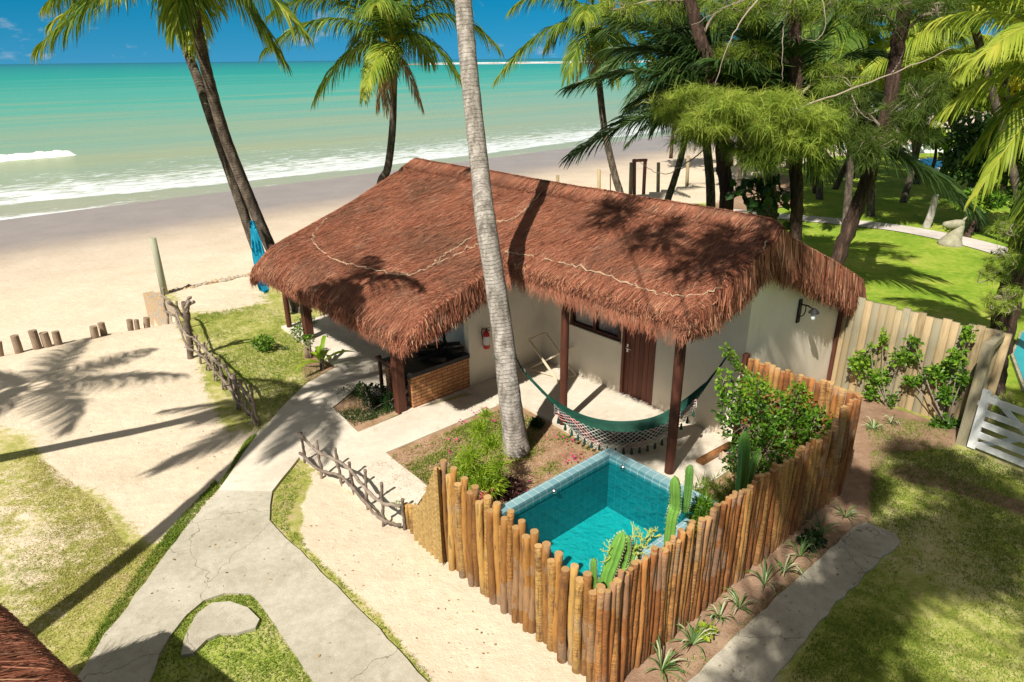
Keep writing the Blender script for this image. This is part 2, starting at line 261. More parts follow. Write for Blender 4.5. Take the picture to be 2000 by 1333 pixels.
def ground():
    m, nt, o = nodes('terrain'); g = G(nt); v = g.coord('Object')
    sand, wet, soil, bright = (g.attr(a) for a in ('sand', 'wet', 'soil', 'bright'))
    n1 = g.noise(v, .55, 5, .6); n2 = g.noise(v, 5, 5, .7); n3 = g.noise(v, 38, 4, .75)
    gf = g.math('ADD', g.math('MULTIPLY', n1, .4), g.math('ADD', g.math('MULTIPLY', n2, .35), g.math('MULTIPLY', n3, .25)))
    gd = g.ramp(gf, [(.38, (.15, .18, .035)), (.45, (.27, .28, .06)), (.51, (.4, .37, .13)), (.59, (.6, .5, .32))])
    gb = g.ramp(gf, [(.36, (.08, .17, .01)), (.46, (.17, .28, .02)), (.54, (.28, .36, .04)), (.63, (.44, .38, .12))])
    gr = g.mix(bright, gd, gb)
    sd_ = g.ramp(gf, [(.34, (.52, .425, .31)), (.5, (.62, .52, .395)), (.64, (.69, .59, .46))])
    sp = g.math('GREATER_THAN', g.noise(v, 16, 5, .8), .7); sd_ = g.mix(g.math('MULTIPLY', sp, .35), sd_, (.3, .22, .15))
    so_ = g.ramp(gf, [(.35, (.15, .09, .055)), (.5, (.3, .19, .125)), (.64, (.42, .3, .21))])
    wt = g.ramp(gf, [(.3, (.25, .2, .165)), (.5, (.31, .25, .21)), (.7, (.38, .31, .26))])
    edge = g.math('MULTIPLY_ADD', g.math('SUBTRACT', g.math('ADD', g.math('MULTIPLY', n2, .6), g.math('MULTIPLY', n3, .4)), .5), 2.6, 0)
    fs = g.math('MULTIPLY_ADD', g.math('ADD', g.math('SUBTRACT', sand, .5), g.math('MULTIPLY', edge, .55)), 5, .5, True)
    fo = g.math('MULTIPLY_ADD', g.math('ADD', g.math('SUBTRACT', soil, .5), g.math('MULTIPLY', edge, .5)), 5, .5, True)
    col = g.mix(fo, gr, so_); col = g.mix(fs, col, sd_); col = g.mix(wet, col, wt)
    ro = g.math('MULTIPLY_ADD', wet, -.66, .92)
    bp = g.bump(g.math('ADD', g.math('MULTIPLY', n3, .5), g.math('ADD', g.math('MULTIPLY', n2, 1.1), g.math('MULTIPLY', g.noise(v, 2.4, 4, .6, .3), 1.3))), .55, .05)
    b = g.new('BsdfPrincipled'); nt.links.new(col, b.inputs['Base Color']); nt.links.new(ro, b.inputs['Roughness']); g.put(b, 'Specular IOR Level', g.math('MULTIPLY_ADD', wet, .4, .2))
    bn = bp.node; nt.links.new(g.math('MULTIPLY_ADD', wet, -.5, .55), bn.inputs['Strength']); nt.links.new(bp, b.inputs['Normal'])
    nt.links.new(b.outputs[0], o.inputs[0]); return m
MT['ground'] = ground()
def sea():
    m, nt, o = nodes('sea_water'); g = G(nt)
    t = g.new('TexCoord'); sp = g.new('SeparateXYZ'); nt.links.new(t.outputs['Object'], sp.inputs[0]); x, y = sp.outputs[0], sp.outputs[1]
    wv = g.noise(g.coord('Object', (.04, .018, 1)), 1.0, 4, .55)
    X = g.math('ADD', x, g.math('MULTIPLY', g.math('SUBTRACT', wv, .5), 9))
    lg = g.math('LOGARITHM', g.math('MAXIMUM', g.math('ADD', X, 6), 1), 10)     # 0.8 .. 3.5
    big = g.noise(g.coord('Object', (.012, .003, 1)), 1.0, 5, .6)
    lg2 = g.math('ADD', lg, g.math('MULTIPLY', g.math('SUBTRACT', big, .5), .5))
    col = g.ramp(g.math('DIVIDE', lg2, 4), [(.2, (.36, .35, .23)), (.36, (.3, .37, .21)), (.46, (.2, .39, .23)), (.54, (.09, .4, .24)), (.66, (.015, .34, .2)), (.8, (.0, .23, .17)), (.95, (.0, .12, .14))])
    bands = g.noise(g.coord('Object', (.06, .009, 1)), 1.0, 5, .62, .4)
    near = g.math('MULTIPLY', g.math('GREATER_THAN', X, 5), g.math('LESS_THAN', X, 160))
    bf = g.math('MULTIPLY', g.ramp(bands, [(.46, (0, 0, 0)), (.66, (1, 1, 1))]), g.math('MULTIPLY', near, .45))
    col = g.mix(bf, col, (.4, .38, .15))
    col = g.mix(g.math('MULTIPLY', g.ramp(g.noise(g.coord('Object', (.05, .004, 1)), 1.0, 4, .6), [(.5, (0, 0, 0)), (.66, (1, 1, 1))]), g.math('MULTIPLY', g.math('LESS_THAN', X, 420), .25)), col, (.33, .4, .24))
    # foam: lacy surf close to the beach
    lace = g.noise(g.coord('Object', (.9, .28, 1)), 1.6, 7, .72, 1.2)
    zone = g.ramp(g.math('DIVIDE', X, 40), [(.0, (.95, .95, .95)), (.02, (.6, .6, .6)), (.1, (.42, .42, .42)), (.12, (.92, .92, .92)), (.22, (.84, .84, .84)), (.34, (.66, .66, .66)), (.52, (.52, .52, .52)), (.75, (.3, .3, .3)), (1, (0, 0, 0))])
    foam = g.math('MULTIPLY_ADD', g.math('SUBTRACT', g.math('ADD', lace, g.math('MULTIPLY', zone, .62)), .92), 7, .0, True)
    col = g.mix(foam, col, (.82, .84, .82))
    h = g.math('ADD', g.noise(g.coord('Object', (1.2, .35, 1)), 1.0, 6, .65), g.math('MULTIPLY', g.noise(g.coord('Object', (.12, .02, 1)), 1.0, 3), 3))
    b = g.new('BsdfPrincipled'); nt.links.new(col, b.inputs['Base Color']); b.inputs['Roughness'].default_value = .22; b.inputs['Specular IOR Level'].default_value = .28; nt.links.new(g.bump(h, .35, .25), b.inputs['Normal'])
    nt.links.new(b.outputs[0], o.inputs[0]); return m
MT['sea'] = sea()
# ---------------------------------------------------------------- mesh builder
WL = {}
class MB:
    def __init__(s): s.v = []; s.f = []; s.r = []; s.h = []; s.n = 0; s.uv = None
    def add(s, V, Fc, rnd=.5, h=0.):
        V = np.asarray(V, float).reshape(-1, 3); k = len(V)
        s.v.append(V)
        for fa in (Fc if isinstance(Fc, list) else [Fc]): s.f.append(np.asarray(fa, int)+s.n)
        s.r.append(np.broadcast_to(np.asarray(rnd, float).ravel(), (k,)) if np.size(rnd) in (1, k) else np.repeat(np.ravel(rnd), k//np.size(rnd)))
        s.h.append(np.broadcast_to(np.asarray(h, float).ravel(), (k,)) if np.size(h) in (1, k) else np.repeat(np.ravel(h), k//np.size(h)))
        s.n += k; return s
    def build(s, name, mat, parent=None, smooth=False, base=None, uv=None, mats=None):
        V = np.concatenate(s.v); me = bpy.data.meshes.new(name)
        if parent is not None: loc = WL[parent.name]
        else:
            loc = np.array(base, float) if base is not None else np.array([V[:, 0].mean(), V[:, 1].mean(), V[:, 2].min()])
        Vl = V-loc
        idx = np.concatenate([f.ravel() for f in s.f]); cnt = np.concatenate([np.full(len(f), f.shape[1]) for f in s.f])
        me.vertices.add(len(V)); me.vertices.foreach_set('co', Vl.ravel())
        me.loops.add(len(idx)); me.loops.foreach_set('vertex_index', idx.astype(np.int32))
        me.polygons.add(len(cnt)); st = np.zeros(len(cnt), np.int32); st[1:] = np.cumsum(cnt)[:-1]
        me.polygons.foreach_set('loop_start', st); me.polygons.foreach_set('loop_total', cnt.astype(np.int32))
        me.polygons.foreach_set('use_smooth', (cnt == 4) & bool(smooth))
        me.update(calc_edges=True)
        for nme, d in (('rnd', s.r), ('h', s.h)):
            a = me.attributes.new(nme, 'FLOAT', 'POINT'); a.data.foreach_set('value', np.concatenate(d))
        if uv is not None:
            l = me.uv_layers.new(name='UVMap'); U = uv(V)[idx]; l.data.foreach_set('uv', U.ravel())
        me.materials.append(MT[mat] if isinstance(mat, str) else mat)
        if mats:
            me.materials.append(MT[mats[0]]); mi = mats[1](V, s); me.polygons.foreach_set('material_index', mi)
        o = bpy.data.objects.new(name, me); C.objects.link(o)
        if parent is not None: o.parent = parent; WL[o.name] = loc
        else: o.location = loc; WL[o.name] = loc
        return o
def tag(o, label=None, cat=None, group=None, kind=None):
    for k, v in (('label', label), ('category', cat), ('group', group), ('kind', kind)):
        if v: o[k] = v
    return o
def thing(name, loc, label, cat, group=None):
    o = bpy.data.objects.new(name, None); C.objects.link(o); o.location = loc; o.empty_display_size = .2; WL[o.name] = np.array(loc, float)
    return tag(o, label, cat, group)
BOXF = np.array([[0, 1, 3, 2], [4, 6, 7, 5], [0, 4, 5, 1], [2, 3, 7, 6], [0, 2, 6, 4], [1, 5, 7, 3]])
def obox(mb, o, ax, ay, az, rnd=.5):
    "box from corner o with edge vectors"
    o, ax, ay, az = (np.asarray(q, float) for q in (o, ax, ay, az))
    V = [o+ax*i+ay*j+az*k for i in (0, 1) for j in (0, 1) for k in (0, 1)]
    return mb.add(V, BOXF, rnd)
def sbox(mb, s0, s1, t0, t1, z0, z1, rnd=.5): return obox(mb, W(s0, t0, z0), A*(s1-s0), B*(t1-t0), UP*(z1-z0), rnd)
def beam(mb, a, b, w=.05, d=None, rnd=.5, side=None):
    a, b = np.asarray(a, float), np.asarray(b, float); d = d or w; T = nrm(b-a); sv = nrm(np.cross(T, UP if abs(T[2]) < .95 else A)) if side is None else nrm(side); u = np.cross(sv, T)
    return obox(mb, a-sv*w/2-u*d/2, sv*w, u*d, b-a, rnd)
def tube(mb, pts, rad, n=10, rnd=.5, cap=True, wob=0, hh=None):
    pts = np.asarray(pts, float); K = len(pts); rad = np.broadcast_to(np.asarray(rad, float), (K,))
    T = nrm(np.gradient(pts, axis=0)); ref = np.array([0, 0, 1.]) if abs(T[:, 2]).mean() < .8 else np.array([1., 0, 0])
    sv = nrm(np.cross(T, ref)); u = np.cross(sv, T); a = np.linspace(0, 2*np.pi, n, endpoint=False)
    rr = rad[:, None]*np.ones(n)
    if wob: rr = rr*(1+rng.normal(0, wob, (K, n)))
    V = pts[:, None]+sv[:, None]*(np.cos(a)*rr)[..., None]+u[:, None]*(np.sin(a)*rr)[..., None]
    i = np.arange(K-1)[:, None]*n; j = np.arange(n); j2 = (j+1) % n
    Fq = np.stack([i+j, i+j2, i+n+j2, i+n+j], -1).reshape(-1, 4)
    hs_ = np.concatenate([[0], np.cumsum(np.linalg.norm(np.diff(pts, axis=0), axis=1))]) if hh is None else hh
    Vf = V.reshape(-1, 3); fs = [Fq]
    if cap:
        Vf = np.concatenate([Vf, [pts[0], pts[-1]]]); c0, c1 = K*n, K*n+1
        fs.append(np.stack([j2, j, np.full(n, c0)], -1)); fs.append(np.stack([(K-1)*n+j, (K-1)*n+j2, np.full(n, c1)], -1))
        h = np.concatenate([np.repeat(hs_, n), [hs_[0], hs_[-1]]])
    else: h = np.repeat(hs_, n)
    return mb.add(Vf, fs, rnd, h)
def strips(mb, pts, wid, side, rnd):
    "pts (N,K,3) wid (N,K) side (N,3) or (N,K,3)"
    Nn, K = pts.shape[:2]
    if side.ndim == 2: side = side[:, None]
    w2 = (wid/2)[..., None]*side; V = np.stack([pts-w2, pts+w2], 2).reshape(-1, 3)
    b = (np.arange(Nn)*K*2)[:, None]+(np.arange(K-1)*2)[None]; b = b.ravel()
    Fq = np.stack([b, b+1, b+3, b+2], -1)
    return mb.add(V, Fq, np.repeat(rnd, K*2))
def spline(pts, n=40):
    pts = np.asarray(pts, float); K = len(pts); t = np.linspace(0, K-1, n); P_ = np.vstack([2*pts[0]-pts[1], pts, 2*pts[-1]-pts[-2]])
    i = np.minimum(t.astype(int), K-2); u = (t-i)[:, None]; a, b, c, d = P_[i], P_[i+1], P_[i+2], P_[i+3]
    return .5*((2*b)+(-a+c)*u+(2*a-5*b+4*c-d)*u**2+(-a+3*b-3*c+d)*u**3)
def poly_sheet(poly, z, th=.03, jit=0., sub=.25, zf=None):
    "thick slab with the outline poly (world xy)"
    pts = []
    for i in range(len(poly)):
        a = np.array(poly[i][:2], float); b = np.array(poly[(i+1) % len(poly)][:2], float); k = max(1, int(np.linalg.norm(b-a)/sub)) if jit else 1
        for q in range(k):
            p = a+(b-a)*q/k
            if q: p = p+rng.normal(0, jit, 2)
            pts.append(p)
    top = [(p[0], p[1], z) for p in pts]; n = len(top)
    tr = np.array(tessellate_polygon([[Vector(p) for p in top]]))
    a, b, c = (np.array(top)[tr[:, i]] for i in range(3)); cz = np.cross(b-a, c-a)[:, 2]; tr[cz < 0] = tr[cz < 0][:, ::-1]
    V = np.array(top+[(p[0], p[1], z-th) for p in pts]); i = np.arange(n); j = (i+1) % n
    mb = MB(); mb.add(V, [tr, np.stack([i, j, j+n, i+n], -1)]); return mb
def struct(o): o['kind'] = 'structure'; return o
# ---------------------------------------------------------------- terrain
def inpoly(X, Y, poly):
    r = np.zeros(X.shape, bool); n = len(poly)
    for i in range(n):
        x1, y1 = poly[i][:2]; x2, y2 = poly[(i+1) % n][:2]
        c = ((y1 > Y) != (y2 > Y)) & (X < (x2-x1)*(Y-y1)/((y2-y1) or 1e-9)+x1); r ^= c
    return r
def segdist(X, Y, poly):
    d = np.full(X.shape, 1e9); n = len(poly)
    for i in range(n):
        x1, y1 = poly[i][:2]; x2, y2 = poly[(i+1) % n][:2]; dx, dy = x2-x1, y2-y1; l = dx*dx+dy*dy or 1e-9
        u = np.clip(((X-x1)*dx+(Y-y1)*dy)/l, 0, 1); d = np.minimum(d, np.hypot(X-x1-u*dx, Y-y1-u*dy))
    return d
def pmask(X, Y, px, fe=.25):
    poly = [(P(*q) if not isinstance(q, np.ndarray) else q)[:2] for q in px]; d = segdist(X, Y, poly); return np.clip(.5+np.where(inpoly(X, Y, poly), d, -d)/(2*fe), 0, 1)
def snoise(x, y, seed, sc, oct=3):
    r = np.random.default_rng(seed); z = np.zeros_like(x)
    for o_ in range(oct):
        for k in range(6):
            a = r.uniform(0, 6.28); f = sc*2**o_*r.uniform(.7, 1.4); z = z+np.sin((x*np.cos(a)+y*np.sin(a))*f+r.uniform(0, 6.28))/(1.7**o_)
    return z/8
def grow(a, b, st, lim):
    r = list(np.arange(a, b, st)); s1 = st
    while r[-1] < lim: s1 *= 1.17; r.append(r[-1]+s1)
    s1 = st
    while r[0] > -lim: s1 *= 1.17; r.insert(0, r[0]-s1)
    return np.array(r)
gx = grow(-18, 16, .13, 9000); gy = grow(1.5, 33, .13, 9000)
X, Y = np.meshgrid(gx, gy)
def st_of(X, Y):
    dx, dy = X-O[0], Y-O[1]; return dx*A[0]+dy*A[1], dx*B[0]+dy*B[1]
Sg, Tg = st_of(X, Y)
def sm(x, a, b): u = np.clip((x-a)/(b-a), 0, 1); return u*u*(3-2*u)
def terrain_z(s, t):
    lf = sm(t, -5.55, -5.35)
    e = -8.9*(1-lf)+(-11.98)*lf
    e = e+(1-lf)*.25*np.sin(t*.9)
    wd = .9*(1-lf)+.02*lf
    k = sm(e-s, 0., wd+.001); beach = -.95-.024*np.maximum(-12-s, 0)
    beach = np.maximum(beach, -4)
    z = beach*k
    z = z+(1-lf)*(.13*np.exp(-((s-e-.7)/.8)**2))
    z = np.where(s > -8, z+.0, z)
    return z
Z = terrain_z(Sg, Tg)
nearm = np.exp(-((X/40)**2+((Y-12)/40)**2))
sandr = snoise(X, Y, 3, 1.7, 3)
sand = np.zeros_like(X); soil = np.zeros_like(X)
for px, fe in (
    ([(-80, 690), (0, 695), (300, 630), (345, 640), (385, 700), (405, 770), (445, 850), (520, 840), (440, 960), (360, 1040), (300, 1060), (230, 1010), (190, 960), (110, 950), (60, 850), (-10, 835), (-60, 830)], .35),
    ([(600, 905), (790, 1030), W(2.9, -5.7), W(7.0, -5.7), W(9.5, -6.2), W(9.5, -7.6), (860, 1350), (740, 1205), (590, 1060), (590, 985), (610, 940)], .14),
    ([(330, 560), (500, 535), (520, 590), (440, 610), (390, 610), (350, 600)], .8),
    ([(1120, 400), (1180, 380), (1240, 375), (1330, 352), (1470, 335), (1450, 372), (1400, 395), (1330, 402), (1220, 420)], .8),
    ([(1560, 306), (1700, 300), (1860, 300), (1870, 270), (1500, 265), (1480, 330)], 1.5)):
    sand = np.maximum(sand, pmask(X, Y, px, fe))
pgr = pmask(X, Y, [(-80, 850), (60, 870), (190, 960), (330, 1070), (150, 1330), (-80, 1500)], .5); sand = np.maximum(sand, pgr*np.clip(.38+.3*snoise(X, Y, 44, 1.3, 4), 0, .62))
lf = sm(Tg, -5.55, -5.3); sand = np.maximum(sand, np.where(Sg < (-8.3*(1-lf)-11.6*lf), 1, 0))
sand = np.maximum(sand, np.clip((Tg-48)/6, 0, 1)*.9)
for px, fe in (([W(5, 3.6), W(7.8, 3.6), W(7.75, 2.9), (1800, 880), (1730, 890), (1715, 930), (1705, 1010), (1690, 1035), (1440, 1260), (1345, 1400), (1180, 1500), W(6.8, -6.2), W(6.8, 0), W(5, 0)], .14), ([(1700, 920), (1780, 905), (1870, 935), (2010, 985), (2010, 1010), (1880, 965), (1790, 945)], .14),
               ([(1380, 400), (1500, 330), (1540, 345), (1560, 400), (1440, 420)], .6),
               ([(600, 640), (700, 730), (600, 760), (590, 720)], .3),
               ([(1550, 305), (1560, 285), (1800, 275), (1860, 300)], 1)):
    soil = np.maximum(soil, pmask(X, Y, px, fe))
soil = np.maximum(soil, np.clip(.28+.22*snoise(X, Y, 9, .9, 3), 0, .45)*(Tg < 6)*1.0)
soil = np.where((Sg > 8) | (Sg < -3), soil, soil)
wet = np.where(Sg < -12, sm(-Sg, 23., 30.), 0)*.95+np.where(Sg < -13, .28*sm(-Sg, 17.0, 23), 0)*(1-sm(-Sg, 23, 30))
bright = np.clip(sm(Tg, 3.2, 6)+.12*((Sg < -1) & (Tg < -2) & (Tg > -6.3)), 0, 1)
bright = np.maximum(bright, pmask(X, Y, [(290, 1340), (330, 1250), (400, 1165), (500, 1160), (620, 1340)], .3)*.7)
bright = np.maximum(bright, .28*((Sg > 6) & (Tg < 4)))
Z = Z+.035*sand*(Sg > -12)*snoise(X, Y, 5, 3.2, 4)*nearm+.02*snoise(X, Y, 6, 1.1, 2)*nearm*(Sg < -1)
# sand swept level where paths and floors lie
Z = np.where((Sg > -6.5) & (Sg < 5.3) & (Tg > -5.9) & (Tg < .2), np.minimum(Z, 0), Z)
inpool = (Sg > 3.72) & (Sg < 6.35) & (Tg > -5.55) & (Tg < -2.1)
Z = np.where(inpool, -1.6, Z)
n0, n1 = X.shape; ii = np.arange(n0-1)[:, None]*n1+np.arange(n1-1)[None]; ii = ii.ravel()
mb = MB(); mb.add(np.stack([X, Y, Z], -1).reshape(-1, 3), np.stack([ii, ii+1, ii+n1+1, ii+n1], -1))
gro = struct(mb.build('ground', 'ground', smooth=True, base=(0, 0, 0)))
for nme, d in (('sand', sand), ('wet', wet), ('soil', soil), ('bright', bright)):
    a = gro.data.attributes.new(nme, 'FLOAT', 'POINT'); a.data.foreach_set('value', d.ravel())
def gz(p): s, t = L(p); return float(terrain_z(np.array(s), np.array(t)))
# sea: local x points out to sea, y runs along the beach
SEAZ = -1.56
me = bpy.data.meshes.new('sea'); q = [(0, -30000), (30000, -30000), (30000, 30000), (0, 30000)]
me.from_pydata([(x, y, 0) for x, y in q], [], [(0, 1, 2, 3)]); me.materials.append(MT['sea'])
sea_o = bpy.data.objects.new('sea', me); C.objects.link(sea_o); p = W(-37.2, 0, SEAZ); sea_o.location = p
sea_o.rotation_euler = (0, 0, math.atan2(-A[1], -A[0])-.01); struct(sea_o)
# distant reef bar
mb = MB(); rp = [P(x, 126.0-.0105*(x-900), SEAZ) for x in (790, 860, 930, 1000, 1080, 1160, 1300, 1500)]
rp = spline(rp, 60)
for k in range(59):
    a, b = rp[k], rp[k+1]; wv = 16+6*math.sin(k*.7); d = nrm(np.array([a[0], a[1], 0])); mb.add([a-d*wv, b-d*wv, b+UP*(1.3+.5*math.sin(k)), a+UP*(1.3+.5*math.sin(k-1)), a+d*wv, b+d*wv], np.array([[0, 1, 2, 3], [3, 2, 5, 4]]), .5)
tag(struct(mb.build('reef', M('reef_rock', [(.16, .1, .06), (.3, .2, .13)], wr=0, scale=.05, rough=.9))), 'low brown reef bar on the horizon beyond the palm trunk')
mb = MB()
for k in range(6, 50):
    a, b = rp[k], rp[k+1]; d = nrm(np.array([a[0], a[1], 0])); mb.add([a-d*60-UP*.0+UP*.12, b-d*(60+10*math.sin(k))+UP*.12, b-d*18+UP*.6, a-d*18+UP*.6], np.array([[0, 1, 2, 3]])); mb.add([a+d*14+UP*1.0, b+d*14+UP*1.0, b+d*90+UP*2.2, a+d*90+UP*2.2], np.array([[0, 1, 2, 3]]))
tag(mb.build('surf', MT['white']), 'white line of surf breaking on the far reef', 'surf', kind='structure')
# breaking wave near the beach on the left
mb = MB(); wp = spline([P(-30, 318, SEAZ), P(10, 311, SEAZ), P(60, 307, SEAZ), P(110, 303, SEAZ), P(143, 300, SEAZ)], 40)
sec = [(-1.1, 0), (-.6, .34), (0, .55), (.55, .5), (1.0, .22), (1.7, .03)]; V = []
for k, p_ in enumerate(wp):
    e = min(1, (39-k)/5)**.5*min(1, (k+6)/14); 
    for (a_, h_) in sec: V.append(p_+A*a_*1.2+UP*(h_*.75*e*(1+.1*math.sin(k*.9)+rng.normal(0, .05))-.02))
i = (np.arange(39)*6)[:, None]+np.arange(5); i = i.ravel(); mb.add(V, np.stack([i, i+1, i+7, i+6], -1))
tag(mb.build('breaking_wave', M('foam', [(.6, .66, .64), (.85, .86, .84)], wr=0, scale=1.5, rough=.8, bump=.6), smooth=True), 'small white breaking wave at the left edge of the sea', 'wave', kind='structure')
# ---------------------------------------------------------------- pavements
isl = [(250, 1420), (330, 1250), (365, 1205), (400, 1176), (440, 1162), (490, 1163), (505, 1178), (525, 1205), (545, 1235), (580, 1285), (612, 1335), (650, 1420)]
path = [(40, 1460), (150, 1330), (230, 1215), (330, 1078), (385, 1010), (428, 962), (532, 965), (528, 990), (527, 1020), (545, 1040), (600, 1093), (720, 1212), (838, 1338), (900, 1420), (640, 1420)]+isl[::-1][1:-1]+[(250, 1420), (150, 1460)]
struct(poly_sheet([P(*q) for q in path], .035, .06, .012, .2).build('path', 'path', base=(0, 0, 0)))
walk = [(428, 961), (532, 964), (585, 897), (788, 1030), (838, 957), (754, 888), (984, 791), (960, 765), (800, 806), (700, 848), (650, 800), (692, 765), (708, 738), (690, 720), (655, 722), (600, 752), (560, 790), (490, 870)]
struct(poly_sheet([P(*q) for q in walk], .045, .08, .006, .3).build('walkway', 'patio', base=(0, 0, 0)))
struct(poly_sheet([W(-.12, -2.35), W(.94, -2.3), W(.94, -1.87), W(3.84, -2.04), W(5.45, -2.06), W(5.45, .1), W(-.12, .1)], .06, .12).build('patio', 'patio', base=(0, 0, 0)))
struct(poly_sheet([W(-6.4, -3.6), W(-.05, -3.9), W(-.05, -1.8), W(-6.4, -1.8)], .052, .1).build('porch_floor', 'patio', base=(0, 0, 0)))
struct(poly_sheet([P(*q) for q in [(355, 1285), (362, 1250), (385, 1205), (415, 1183), (450, 1180), (485, 1192), (508, 1215), (500, 1232), (465, 1242), (430, 1243), (405, 1255), (378, 1282)]], .05, .06, .006, .15).build('stepping_stone', 'path', base=(0, 0, 0)))
struct(poly_sheet([P(*q) for q in [(1345, 1333), (1300, 1380), (1480, 1400), (1512, 1325), (1600, 1215), (1690, 1120), (1758, 1062), (1748, 1045), (1690, 1023), (1670, 1030), (1560, 1130), (1440, 1240)]], .03, .06, .012, .15).build('side_path', 'path', base=(0, 0, 0)))
gp = spline([P(1380, 412), P(1450, 417), P(1560, 427), P(1660, 436), P(1760, 448), P(1850, 465), P(1920, 482), P(2020, 512), P(2150, 560)], 50)
mb = MB(); d = nrm(np.gradient(gp, axis=0)); sv = np.cross(d, UP)*.62
V = np.stack([gp-sv+UP*.03, gp+sv+UP*.03], 1).reshape(-1, 3); i = np.arange(49)*2; mb.add(V, np.stack([i, i+1, i+3, i+2], -1)[:, ::-1]); struct(mb.build('garden_path', 'whitepath', base=(0, 0, 0)))
# garden beds
mb = poly_sheet([W(.95, -4.94), W(.95, -1.9), W(3.84, -2.07), W(3.84, -5.75), W(2.42, -5.75), W(2.38, -4.99)], .02, .04)
MT['bed'] = M('planted_soil', [(.13, .08, .035), (.3, .19, .1), (.42, .27, .18), (.2, .22, .05)], wr=0, scale=3.2, rough=.95, bump=.8, bscale=40, bd=.03)
struct(mb.build('garden_bed', 'bed', base=(0, 0, 0)))
mb = poly_sheet([P(*q) for q in [(650, 801), (692, 767), (800, 800), (785, 808), (700, 847)]], .02, .04); struct(mb.build('small_garden_bed', 'bed', base=(0, 0, 0)))
mb = poly_sheet([W(5.5, -2.0), W(6.8, -2.6), W(6.85, -.2), W(5.2, -.2), W(5.2, -1.0)], .02, .04); struct(mb.build('corner_garden_bed', 'bed', base=(0, 0, 0)))
mb = poly_sheet([W(6.12, -5.6), W(6.85, -5.6), W(6.85, -2.0), W(6.12, -2.0)], .02, .04); struct(mb.build('fence_garden_bed', 'bed', base=(0, 0, 0)))
# ---------------------------------------------------------------- cottage
cot = thing('thatched_cottage', W(0, 0, 0), 'cream walled beach cottage with a big reddish brown thatched roof', 'house')
R0, ZR = .2, 4.03
def rz(s, t): return np.where(t < R0, ZR-.372*(R0-t), ZR-.43*(t-R0))
def plate(mb, s0, s1, t0, t1, z0, z1f):
    "wall block whose top follows the roof underside"
    V = []
    for s_, t_ in ((s0, t0), (s1, t0), (s1, t1), (s0, t1)):
        V += [W(s_, t_, z0), W(s_, t_, z1f if z1f != 'r' else float(rz(s_, t_))-.16)]
    mb.add(V, np.array([[0, 2, 3, 1], [2, 4, 5, 3], [4, 6, 7, 5], [6, 0, 1, 7], [1, 3, 5, 7], [0, 6, 4, 2]]))
mb = MB()
wS0, wS1, wZ0, wZ1 = .8, 2.22, 1.2, 2.15      # window opening
dS0, dS1, dZ1 = 2.27, 3.1, 2.12
plate(mb, -.1, wS0, 0, .15, 0, 'r'); plate(mb, wS0, wS1, 0, .15, 0, wZ0); plate(mb, wS0, dS1, .003, .147, wZ1, 'r')
plate(mb, wS1, dS0, .002, .15, 0, wZ1); plate(mb, dS1, 4.98, 0, .15, 0, 'r')
# gable end follows the pitch
V = [W(4.98, .15, 0), W(4.98, 3.7, 0), W(4.98, 3.7, 2.35), W(4.98, R0, 3.86), W(4.98, .15, 3.84)]; V += [v-A*.15 for v in V]
mb.add(V, [np.array([[0, 1, 2, 3, 4], [9, 8, 7, 6, 5]]), np.array([[0, 5, 6, 1], [1, 6, 7, 2], [2, 7, 8, 3], [3, 8, 9, 4]])])
plate(mb, -5.6, 4.82, 3.55, 3.7, 0, 2.3); 
V = [W(-4.5, 3.7, 0), W(-4.5, -1.85, 0), W(-4.5, -1.85, 3.0), W(-4.5, R0, 3.8), W(-4.5, 3.7, 2.3)]; V += [v+A*.15 for v in V]
mb.add(V, [np.array([[0, 1, 2, 3, 4], [9, 8, 7, 6, 5]]), np.array([[0, 5, 6, 1], [1, 6, 7, 2]])])
cot_wall = mb.build('wall', 'plaster', cot)
mb = MB(); plate(mb, -.25, -.1, -2.15, -.0, 0, 'r'); plate(mb, -4.35, -.25, -1.85, -1.7, 0, 'r'); mb.build('porch_wall', 'plaster', cot)
# window
mb = MB(); fr = .075
for (a, b, c, d_) in ((wS0, wS1, wZ0, wZ0+fr), (wS0, wS1, wZ1-fr, wZ1), (wS0, wS0+fr, wZ0+fr, wZ1-fr), (wS1-fr, wS1, wZ0+fr, wZ1-fr), (1.47, 1.47+fr, wZ0+fr, wZ1-fr)): sbox(mb, a, b, -.02, .07, c, d_)
win = mb.build('window', 'darkwood', cot)
mb = MB(); sbox(mb, wS0-.05, wS1+.04, -.07, -.021, wZ0-.045, wZ0+.005); mb.build('sill', 'plaster', win)
mb = MB(); k = np.linspace(0, 1, 60)
for a, b in ((wS0+fr, 1.47), (1.47+fr, wS1-fr)):
    V = np.stack([np.array([W(a+(b-a)*u, .1+.012*math.sin(u*45), z) for z in (wZ0+.02, wZ1-.05)]) for u in k]).reshape(-1, 3); i = np.arange(59)*2; mb.add(V, np.stack([i, i+1, i+3, i+2], -1))
mb.build('curtain', 'curtain', win)
gm, gnt, go = nodes('window_glass'); g_ = G(gnt); t1 = g_.new('BsdfTransparent'); t2 = g_.new('BsdfGlossy'); t2.inputs['Roughness'].default_value = .03; mx_ = g_.new('MixShader'); mx_.inputs[0].default_value = .16
gnt.links.new(t1.outputs[0], mx_.inputs[1]); gnt.links.new(t2.outputs[0], mx_.inputs[2]); gnt.links.new(mx_.outputs[0], go.inputs[0]); MT['glass'] = gm
mb = MB(); sbox(mb, wS0+fr, 1.47, .03, .036, wZ0+fr, wZ1-fr); sbox(mb, 1.47+fr, wS1-fr, .03, .036, wZ0+fr, wZ1-fr); mb.build('pane', 'glass', win)
